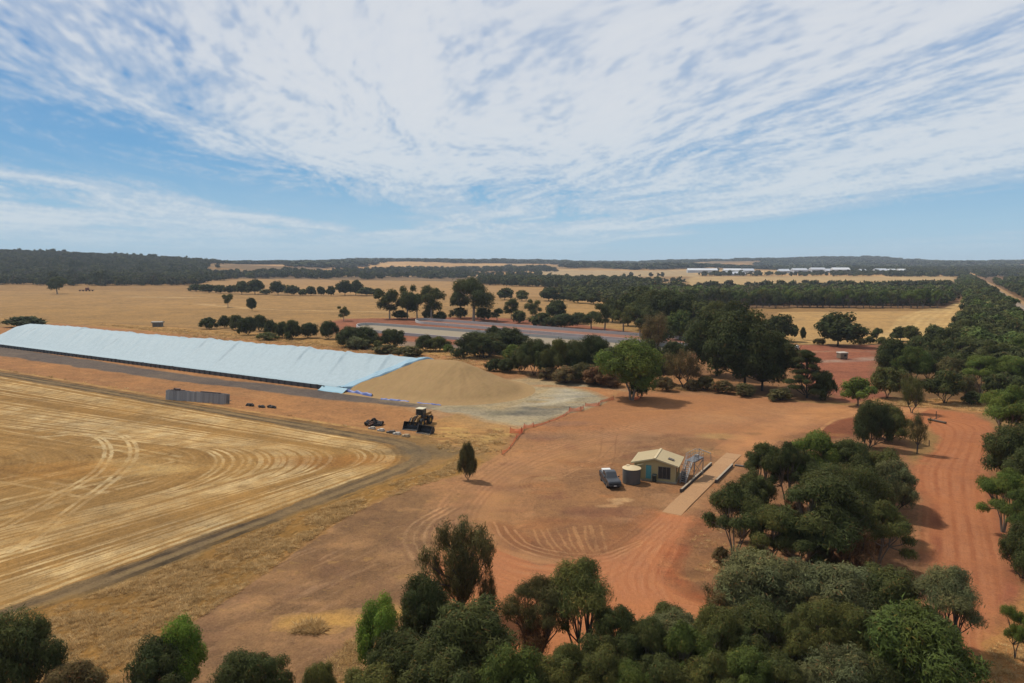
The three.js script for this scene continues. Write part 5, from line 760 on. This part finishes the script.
set('dome', 'in the row between the yard and the bunkers', 'trees between the yard and the bunkers', [[485, 332, 358, 34, 'dark', 'bush'], [507, 327, 353, 40, 'deep', 'bush'], [514, 344, 362, 19, 'lime', 'bush'], [494, 359, 371, 15, 'deep', 'bush'], [506, 358, 372, 20, 'dark', 'bush'], [534, 337, 375, 30, 'dark'], [558, 337, 378, 26, 'olive'], [574, 341, 378, 28, 'dark'], [593, 333, 376, 34, 'deep'], [612, 345, 380, 26, 'dark'], [521, 346, 372, 22, 'dark', 'bush'], [646, 340, 372, 26, 'dark'], [546, 350, 378, 20, 'dark'], [672, 340, 372, 26, 'deep'], [660, 352, 384, 24, 'dun'], [625, 340, 368, 24, 'dark']]);
set('bush', 'in the row behind the covered grain pile', 'bushes behind the covered grain pile', [[209, 317, 329, 15, 'deep'], [225, 315, 328, 11, 'deep'], [237, 315, 330, 14, 'dark'], [248, 316, 335, 15, 'deep'], [260, 314, 331, 14, 'deep'], [271, 319, 336, 13, 'deep'], [282, 321, 338, 14, 'dark'], [293, 320, 339, 17, 'dark'], [308, 322, 338, 18, 'deep'], [328, 320, 339, 17, 'deep'], [268, 332, 340, 18, 'olive'], [349, 326, 347, 28, 'deep'], [366, 327, 347, 28, 'deep'], [357, 336, 349, 20, 'grey'], [393, 328, 348, 24, 'deep'], [425, 334, 351, 20, 'dark'], [438, 336, 351, 20, 'olive'], [478, 332, 357, 38, 'deep'], [495, 325, 351, 18, 'deep'], [378, 340, 350, 10, 'olive'], [448, 344, 352, 12, 'lime'], [410, 346, 356, 26, 'dun'], [385, 345, 353, 24, 'dun']]);
set('gum', 'in the line behind the bunkers', 'gums behind the bunkers', [[390, 287, 319, 28, 'dark'], [407, 283, 319, 24, 'dark'], [417, 291, 319, 24, 'dark'], [431, 284, 320, 28, 'dark'], [460, 282, 318, 28, 'dark'], [511, 297, 319, 18, 'dark'], [533, 298, 320, 20, 'olive'], [556, 300, 319, 24, 'deep', 'dense'], [441, 311, 320, 12, 'dark', 'bush'], [428, 308, 319, 10, 'grey', 'bush'], [459, 307, 318, 15, 'dark', 'bush'], [483, 307, 320, 15, 'dark', 'bush'], [497, 307, 321, 13, 'dark'], [400, 310, 319, 16, 'dark', 'bush'], [541, 313, 326, 22, 'dark', 'bush'], [563, 313, 328, 30, 'deep', 'bush'], [579, 312, 324, 15, 'dark', 'bush'], [591, 309, 329, 20, 'dark'], [605, 302, 331, 24, 'dark'], [623, 304, 333, 24, 'olive'], [640, 305, 337, 28, 'dark'], [519, 310, 323, 14, 'dark', 'bush']]);
set('dense', 'in the crowded stand beyond the shelter clump', 'stand behind the dark evergreens', [[646, 292, 330, 34, 'dark'], [662, 290, 333, 44, 'deep'], [682, 293, 334, 42, 'deep'], [700, 302, 336, 30, 'dark'], [680, 310, 340, 28, 'green'], [628, 294, 326, 26, 'dark'], [698, 318, 344, 28, 'dark'], [655, 322, 346, 26, 'dark'], [715, 300, 340, 30, 'olive'], [612, 298, 322, 22, 'dark'], [640, 286, 318, 30, 'dark']]);
set('dense', 'in the hedge line across the far paddocks', 'hedge line across the far paddocks', [[196, 284, 292, 13, 'dark'], [209, 284, 293, 15, 'dark'], [221, 285, 293.5, 11, 'dark'], [231, 285, 294, 10, 'dark'], [242, 281, 294.5, 13, 'dark'], [255, 279, 294.5, 17, 'deep'], [266, 289, 295, 8, 'grey'], [278, 281, 295.3, 14, 'deep'], [292, 285, 295.6, 13, 'deep'], [303, 289, 295.8, 9, 'dark'], [311, 286, 296, 10, 'deep'], [321, 286, 296, 8, 'deep'], [331, 286, 296.3, 8, 'deep'], [345, 280, 295.5, 15, 'deep'], [356, 280, 295.5, 13, 'deep'], [367, 287, 296, 15, 'dark'], [378, 288, 296, 7, 'dark'], [505, 288, 300, 16, 'dark'], [522, 290, 301, 14, 'olive'], [549, 287, 301, 20, 'deep'], [563, 293, 301, 16, 'dark'], [578, 291, 303, 18, 'dark'], [594, 292, 304, 18, 'dark'], [610, 293, 305, 18, 'olive']]);
set('dense', 'along the near fence of the straw paddock', 'trees along the straw paddock fence', [[876, 326, 343, 12, 'dark', 'gum'], [900, 326, 341, 16, 'dark'], [910, 325, 342, 15, 'olive'], [934, 325, 344, 22, 'dark'], [948, 329, 345, 14, 'dark'], [963, 321, 342, 16, 'olive', 'gum'], [869, 336, 344, 8, 'dark', 'bush'], [881, 337, 344, 9, 'olive', 'bush'], [860, 338, 345, 10, 'dun', 'bush'], [820, 338, 345, 10, 'dun', 'bush']]);
// --- the belt of trees between the paddock and the sealed road: the nearest one by one
set('mallee', 'at the near face of the roadside belt', 'near face of the roadside belt', [[893, 338, 380, 34, 'deep', 'dense'], [914, 344, 384, 30, 'green', 'dome'], [887, 366, 398, 28, 'olive', 'dome'], [928, 348, 382, 36, 'dark', 'dome'], [905, 372, 400, 22, 'dun', 'wispy'], [981, 355, 393, 44, 'lime'], [1010, 355, 394, 46, 'lime'], [958, 350, 384, 34, 'dark'], [995, 340, 378, 36, 'dark', 'dome'], [940, 338, 370, 30, 'dark', 'dome'], [973, 391, 404, 18, 'dark', 'bush'], [968, 336, 368, 34, 'dark'], [1020, 336, 374, 40, 'green'], [950, 356, 388, 30, 'dun', 'dome'], [1000, 372, 400, 34, 'dark', 'dome'], [965, 374, 400, 26, 'dun', 'wispy'], [1036, 352, 392, 44, 'lime'], [1040, 374, 408, 36, 'dark', 'dome'], [985, 322, 352, 28, 'dark', 'dome'], [1008, 318, 350, 32, 'dark', 'dome'], [1032, 322, 356, 34, 'dark'], [950, 326, 356, 26, 'dark', 'dome'], [968, 318, 346, 24, 'dark', 'dome'], [920, 334, 362, 26, 'dark', 'dome']]);
{
  // front rank of the plantation, one by one
  const r = rng(91);
  set('mallee', 'in the front rank of the plantation', 'front rank of the plantation', Array.from({ length: 44 }, (_, i) => [648 + i * 6.7 + r() * 2, 288 + r() * 5, 307 + r() * 1.5, 10 + r() * 7, ['dark', 'olive', 'green', 'lime'][Math.floor(r() * 4)], r() < 0.7 ? 'mallee' : 'dome']));
}
// --- woods that read as one mass
{
  const r = rng(63), base = W([[590, 668], [640, 650], [735, 640], [830, 640], [890, 650], [940, 668], [960, 720], [590, 720]]), list = scatterSpots(base, 34, r);
  for (const [x, z] of list) { const leaf = ['dark', 'olive', 'green', 'grey', 'dun'][Math.floor(r() * 5)], h = 2.2 + r() * 2.2; plantAt(new THREE.Vector3(x, 0, z), h, h * (0.8 + 0.5 * r()), 50, r() < 0.6 ? 'bush' : 'mallee', leaf, TONE[leaf] + ' low scrub filling the gaps of the thicket below the dirt loop', 'scrub between the thicket trees', { name: 'scrub_bush' }); }
  const b2 = W([[715, 560], [740, 520], [800, 512], [890, 510], [905, 560], [890, 585], [760, 580]]);
  for (const [x, z] of scatterSpots(b2, 16, r)) { const leaf = ['dun', 'brown', 'dark', 'red'][Math.floor(r() * 4)], h = 1.4 + r() * 1.6; plantAt(new THREE.Vector3(x, 0, z), h, h * (0.8 + 0.5 * r()), 30, r() < 0.5 ? 'bush' : 'wispy', leaf, TONE[leaf] + ' low scrub under the clump beside the weighbridge', 'scrub under the weighbridge clump', { name: 'scrub_bush' }); }
}
function scatterSpots(poly, n, r) { const xs = poly.map((a) => a[0]), zs = poly.map((a) => a[1]), out = []; for (let k = 0; k < n * 30 && out.length < n; k++) { const x = mix(Math.min(...xs), Math.max(...xs), r()), z = mix(Math.min(...zs), Math.max(...zs), r()); if (inside(poly, x, z) && !out.some(([a, b]) => Math.hypot(a - x, b - z) < 2)) out.push([x, z]); } return out; }
function wood(name, label, kinds, spots, tints, size) {
  const r = rng(name.length * 17 + spots.length), per = Math.ceil(spots.length / kinds.length);
  const m4 = new THREE.Matrix4(), q = new THREE.Quaternion(), e = new THREE.Euler(), c = new THREE.Color(), root = new THREE.Group(); root.name = numbered(name);
  kinds.forEach((k, n) => {
    const list = spots.filter((_, i) => i % kinds.length === n); if (!list.length) return;
    const s = shapeOf(k, n, size), crown = s.crown, tr = s.trunk.clone(), col = []; for (let i = 0; i < tr.attributes.position.count; i++) col.push(1.3, 1.0, 0.9); tr.setAttribute('color', new THREE.Float32BufferAttribute(col, 3));
    const im = new THREE.InstancedMesh(mergeGeometries([tr, crown]), woodLeaf, list.length); im.name = 'trees'; im.castShadow = im.receiveShadow = true; im.userData.kind = 'stuff';
    list.forEach(([x, z, h, w], i) => { e.set((r() - 0.5) * 0.06, r() * 6.28, (r() - 0.5) * 0.06); m4.compose(new THREE.Vector3(x, height(x, z) - 0.15, z), q.setFromEuler(e), new THREE.Vector3(w, h, w)); im.setMatrixAt(i, m4); const t = tints[Math.floor(r() * tints.length)], v = 0.8 + 0.4 * r(); im.setColorAt(i, c.setRGB(t[0] * v, t[1] * v, t[2] * v)); });
    root.add(im);
  });
  tag(root, label, 'trees', null, 'stuff'); scene.add(root);
}
const woodLeaf = new THREE.MeshPhysicalMaterial({ color: 0xffffff, vertexColors: true, roughness: 0.9, specularIntensity: 0.1, side: THREE.DoubleSide });
const T = { dark: [0.056, 0.062, 0.025], olive: [0.080, 0.084, 0.029], grey: [0.078, 0.078, 0.048], green: [0.068, 0.090, 0.026], lime: [0.085, 0.108, 0.028], dun: [0.078, 0.066, 0.036] };
function scatter(poly, step, seed, h0, h1, ok) {                         // poly in metres
  const r = rng(seed), xs = poly.map((p) => p[0]), zs = poly.map((p) => p[1]), out = [];
  for (let x = Math.min(...xs); x < Math.max(...xs); x += step) for (let z = Math.min(...zs); z < Math.max(...zs); z += step) {
    const X = x + (r() - 0.5) * step * 1.1, Z = z + (r() - 0.5) * step * 1.1, h = h0 + (h1 - h0) * r(), w = h * (0.75 + 0.5 * r());
    if (inside(poly, X, Z) && (!ok || ok(X, Z, r))) out.push([X, Z, h, w]);
  } return out;
}
{
  const road = smooth(HIGHWAY), clearOf = (x, z) => !road.some(([a, b]) => Math.abs(a - x) < 11 && Math.abs(b - z) < 11) && !road.some(([a, b], i) => { const q = road[i + 1]; if (!q) return false; const l = Math.hypot(q[0] - a, q[1] - b), t = clamp(((x - a) * (q[0] - a) + (z - b) * (q[1] - b)) / (l * l)); return Math.hypot(a + (q[0] - a) * t - x, b + (q[1] - b) * t - z) < 12; });
  const ridge = [[-1700, -900], [-780, -990], [-600, -985], [-470, -1020], [-520, -1180], [-760, -1700], [-1000, -2300], [-2600, -2300], [-2600, -900]];
  wood('ridge_forest', 'dark forest covering the low ridge beyond the far paddock', ['dense', 'gum', 'dome'], scatter(ridge, 13, 3, 7, 14, (x, z) => fbm(x / 45, z / 45, 2) > 0.3).map(([x, z, h, w], i) => (i % 29 ? [x, z, h, w] : [x, z, h * 1.55, w])), [T.dark, T.dark, T.olive, T.grey], 500);
  // dark horizon hills: forest with clearings
  wood('hill_forest', 'hazy forest with straw clearings on the hills along the skyline', ['dense', 'dome'], scatter([[-2600, -2400], [-1100, -2300], [-700, -1500], [200, -2300], [900, -2700], [1700, -2500], [3600, -3600], [4600, -6200], [-4600, -6200], [-4200, -3600]], 42, 5, 10, 18, (x, z, r) => { const clear = fbm(x / 330 + 3, z / 520, 3); const patch = x > -z * 0.05 && x < -z * 0.34 && z > -3600; return clear < (patch ? 0.42 : z < -4200 ? 0.62 : 0.55); }).map(([x, z, h, w]) => [x, z, h, w * 2.6]), [T.dark, T.grey, T.dark], 260);
  wood('hill_scrub', 'scattered dark scrub in front of the skyline hills', ['dense', 'gum'], scatter([[-560, -1240], [250, -1150], [900, -1300], [1200, -2300], [-300, -2300], [-760, -1600]], 22, 9, 7, 13, (x, z) => { const b = Math.sin(z / 95 + x / 700) + 1.2 * (fbm(x / 160, z / 90 + 7, 3) - 0.5) * 2; return b > 0.62 && !inside(PADDOCKS[4][0], x, z) && !inside(PADDOCKS[5][0], x, z); }), [T.dark, T.grey, T.olive], 400);
  wood('middle_forest', 'dark forest with pale clearings below the skyline beyond the hedge line', ['dense', 'gum', 'dome'], scatter(W([[212, 281], [380, 281.5], [470, 281], [545, 280], [560, 272], [545, 268], [215, 268], [205, 274]]), 19, 23, 8, 15, (x, z) => fbm(x / 150 + 2, z / 330, 3) < 0.55).concat(scatter(W([[850, 277.2], [950, 277], [1060, 278], [1080, 268], [850, 268.5]]), 20, 24, 9, 15, (x, z) => fbm(x / 170 + 5, z / 300, 3) < 0.58 && clearOf(x, z))), [T.dark, T.grey, T.dark, T.olive], 420);
  // plantation behind the straw paddock
  wood('plantation', 'broad dark green plantation behind the straw paddock', ['mallee', 'dome', 'mallee'], scatter(W([[640, 305.5], [945, 306], [952, 301], [945, 294.5], [690, 295], [640, 296.5]]), 7, 11, 8, 11.5), [T.olive, T.green, T.dark, T.lime, T.lime, T.dun], 620);
  wood('shelter_belt', 'line of tall dark trees behind the plantation', ['gum', 'dense'], scatter(W([[640, 292], [690, 291.5], [950, 290.5], [955, 288.6], [690, 289.2], [560, 286], [560, 289]]), 12, 13, 8, 13, (x, z, r) => r() < 0.2 + 0.8 * sstep(0.42, 0.55, fbm(x / 50, z / 50, 2))), [T.dark, T.grey, T.olive], 520);
  wood('tree_belt', 'dark belt of trees across the paddocks beyond the bunkers', ['dense', 'dome', 'gum'], scatter(W([[480, 285], [560, 289], [640, 292], [660, 284], [560, 280.5], [480, 280]]), 11, 15, 8, 14, (x, z) => fbm(x / 60, z / 40, 2) > 0.42).concat(scatter(W([[570, 299], [640, 303.5], [700, 305], [690, 295], [620, 294.5], [560, 294]]), 7.5, 16, 7, 11)), [T.dark, T.olive, T.dark], 520);
  // belts either side of the sealed road
  wood('roadside_belt', 'broad belt of green trees beside the sealed road', ['mallee', 'dome', 'mallee'], scatter(W([[958, 338], [968, 322], [969, 304], [955, 294], [962, 279], [985, 279], [1040, 302], [1130, 360], [1150, 420], [1040, 396], [985, 380]]), 6.6, 19, 7, 11.5, clearOf), [T.olive, T.green, T.dark, T.dark], 1600);
  wood('far_roadside_wood', 'dark wood on the far side of the sealed road', ['dense', 'dome'], scatter([[360, -440], [900, -1250], [1600, -1600], [1600, -1000], [900, -430]], 13, 21, 8, 13, (x, z) => clearOf(x, z) && x > 0), [T.dark, T.olive, T.green], 480);
}
// ---------------------------------------------------------------- dry grass
{
  const r = rng(6), p = [], blades = 16; for (let i = 0; i < blades; i++) { const a = r() * 6.28, q = 0.45 * Math.sqrt(r()), x = Math.cos(a) * q, z = Math.sin(a) * q, h = 0.3 + 0.45 * r(), l = 0.3 + 1.0 * r(), b = a + (r() - 0.5) * 2, w = 0.055; p.push(x - Math.sin(b) * w, 0, z + Math.cos(b) * w, x + Math.sin(b) * w, 0, z - Math.cos(b) * w, x + Math.cos(b) * l, h, z + Math.sin(b) * l); }
  const tuft = new THREE.BufferGeometry(); tuft.setAttribute('position', new THREE.Float32BufferAttribute(p, 3)); tuft.computeVertexNormals();
  const grassMat = new THREE.MeshPhysicalMaterial({ color: 0xffffff, roughness: 0.9, specularIntensity: 0.2, transmission: 0.3, thickness: 0, side: THREE.DoubleSide });
  const e = new THREE.Euler(), q = new THREE.Quaternion(), m = new THREE.Matrix4(), c = new THREE.Color();
  const sow = (name, label, spots, tone) => { const im = new THREE.InstancedMesh(tuft, grassMat, spots.length); im.name = name; im.castShadow = im.receiveShadow = true; spots.forEach(([x, z, s, h], i) => { e.set(0, r() * 6.28, 0); m.compose(new THREE.Vector3(x, -0.02, z), q.setFromEuler(e), new THREE.Vector3(s, h, s)); im.setMatrixAt(i, m); const v = 0.75 + 0.5 * r(), t = tone[Math.floor(r() * tone.length)]; im.setColorAt(i, c.setRGB(t[0] * v, t[1] * v, t[2] * v)); }); tag(im, label, 'grass', null, 'stuff'); scene.add(im); };
  const straw = [[0.50, 0.32, 0.13], [0.42, 0.265, 0.10], [0.54, 0.37, 0.17], [0.34, 0.21, 0.08]];
  const verge = W([[458, 458], [478, 463], [440, 480], [380, 501], [330, 525], [290, 554], [250, 584], [195, 622], [150, 648], [100, 700], [-60, 760], [-60, 650], [0, 626], [100, 592], [200, 555], [300, 516], [400, 481], [440, 470]]);
  const fillIn = (poly, n, s0, s1, dens = 0) => { const xs = poly.map((a) => a[0]), zs = poly.map((a) => a[1]), x0 = Math.min(...xs), x1 = Math.max(...xs), z0 = Math.min(...zs), z1 = Math.max(...zs), out = []; for (let k = 0; k < n * 6 && out.length < n; k++) { const x = x0 + (x1 - x0) * r(), z = z0 + (z1 - z0) * r(); const d = fbm(x / 2.6, z / 2.6, 3); if (inside(poly, x, z) && d > dens + 0.12 * (r() - 0.5)) { const s = (s0 + (s1 - s0) * r()) * (0.6 + (d - dens) * 1.6); out.push([x, z, s, s * (0.7 + 0.6 * r())]); } } return out; };
  sow('verge_grass', 'long straw-coloured grass on the verge beside the stubble field', fillIn(verge, 13000, 0.2, 0.5, 0.36), straw);
  sow('pad_grass', 'dry grass tufts between the loader pad and the orange mesh fence', fillIn(W([[415, 430], [455, 433], [500, 430], [515, 436], [498, 452], [470, 456], [440, 450]]), 900, 0.25, 0.6, 0.4).concat(fillIn([off(CORNER, -330, 5), off(CORNER, -10, 6), off(CORNER, -10, 7.6), off(CORNER, -330, 6.8)], 1500, 0.25, 0.6)), straw);
  sow('yard_grass', 'tufts of dry grass on the worn ground under the trees', fillIn(W([[290, 634], [300, 626], [316, 622], [326, 628], [318, 634]]), 160, 0.25, 0.6).concat(fillIn(W([[330, 660], [352, 640], [375, 655], [420, 690], [300, 720]]), 800, 0.2, 0.5, 0.4), fillIn(W([[970, 670], [1000, 640], [1040, 600], [1060, 700], [960, 720]]), 900, 0.25, 0.55, 0.35), fillIn(W([[690, 540], [720, 505], [760, 500], [740, 560], [700, 590]]), 260, 0.2, 0.5, 0.45), fillIn(W([[862, 404], [930, 408], [1030, 416], [1030, 403], [930, 399], [880, 398]]), 1400, 0.3, 0.7, 0.35), fillIn(W([[640, 383], [700, 386], [720, 390], [690, 391], [640, 389]]), 300, 0.3, 0.7)), straw);
  sow('paddock_grass', 'rough dry grass behind the covered grain pile', fillIn(W([[100, 324], [240, 333], [340, 343], [420, 350], [500, 358], [545, 378], [480, 370], [400, 356], [330, 352], [220, 341]]), 5000, 0.5, 1.1, 0.35), straw);
}
renderer.render(scene, camera);
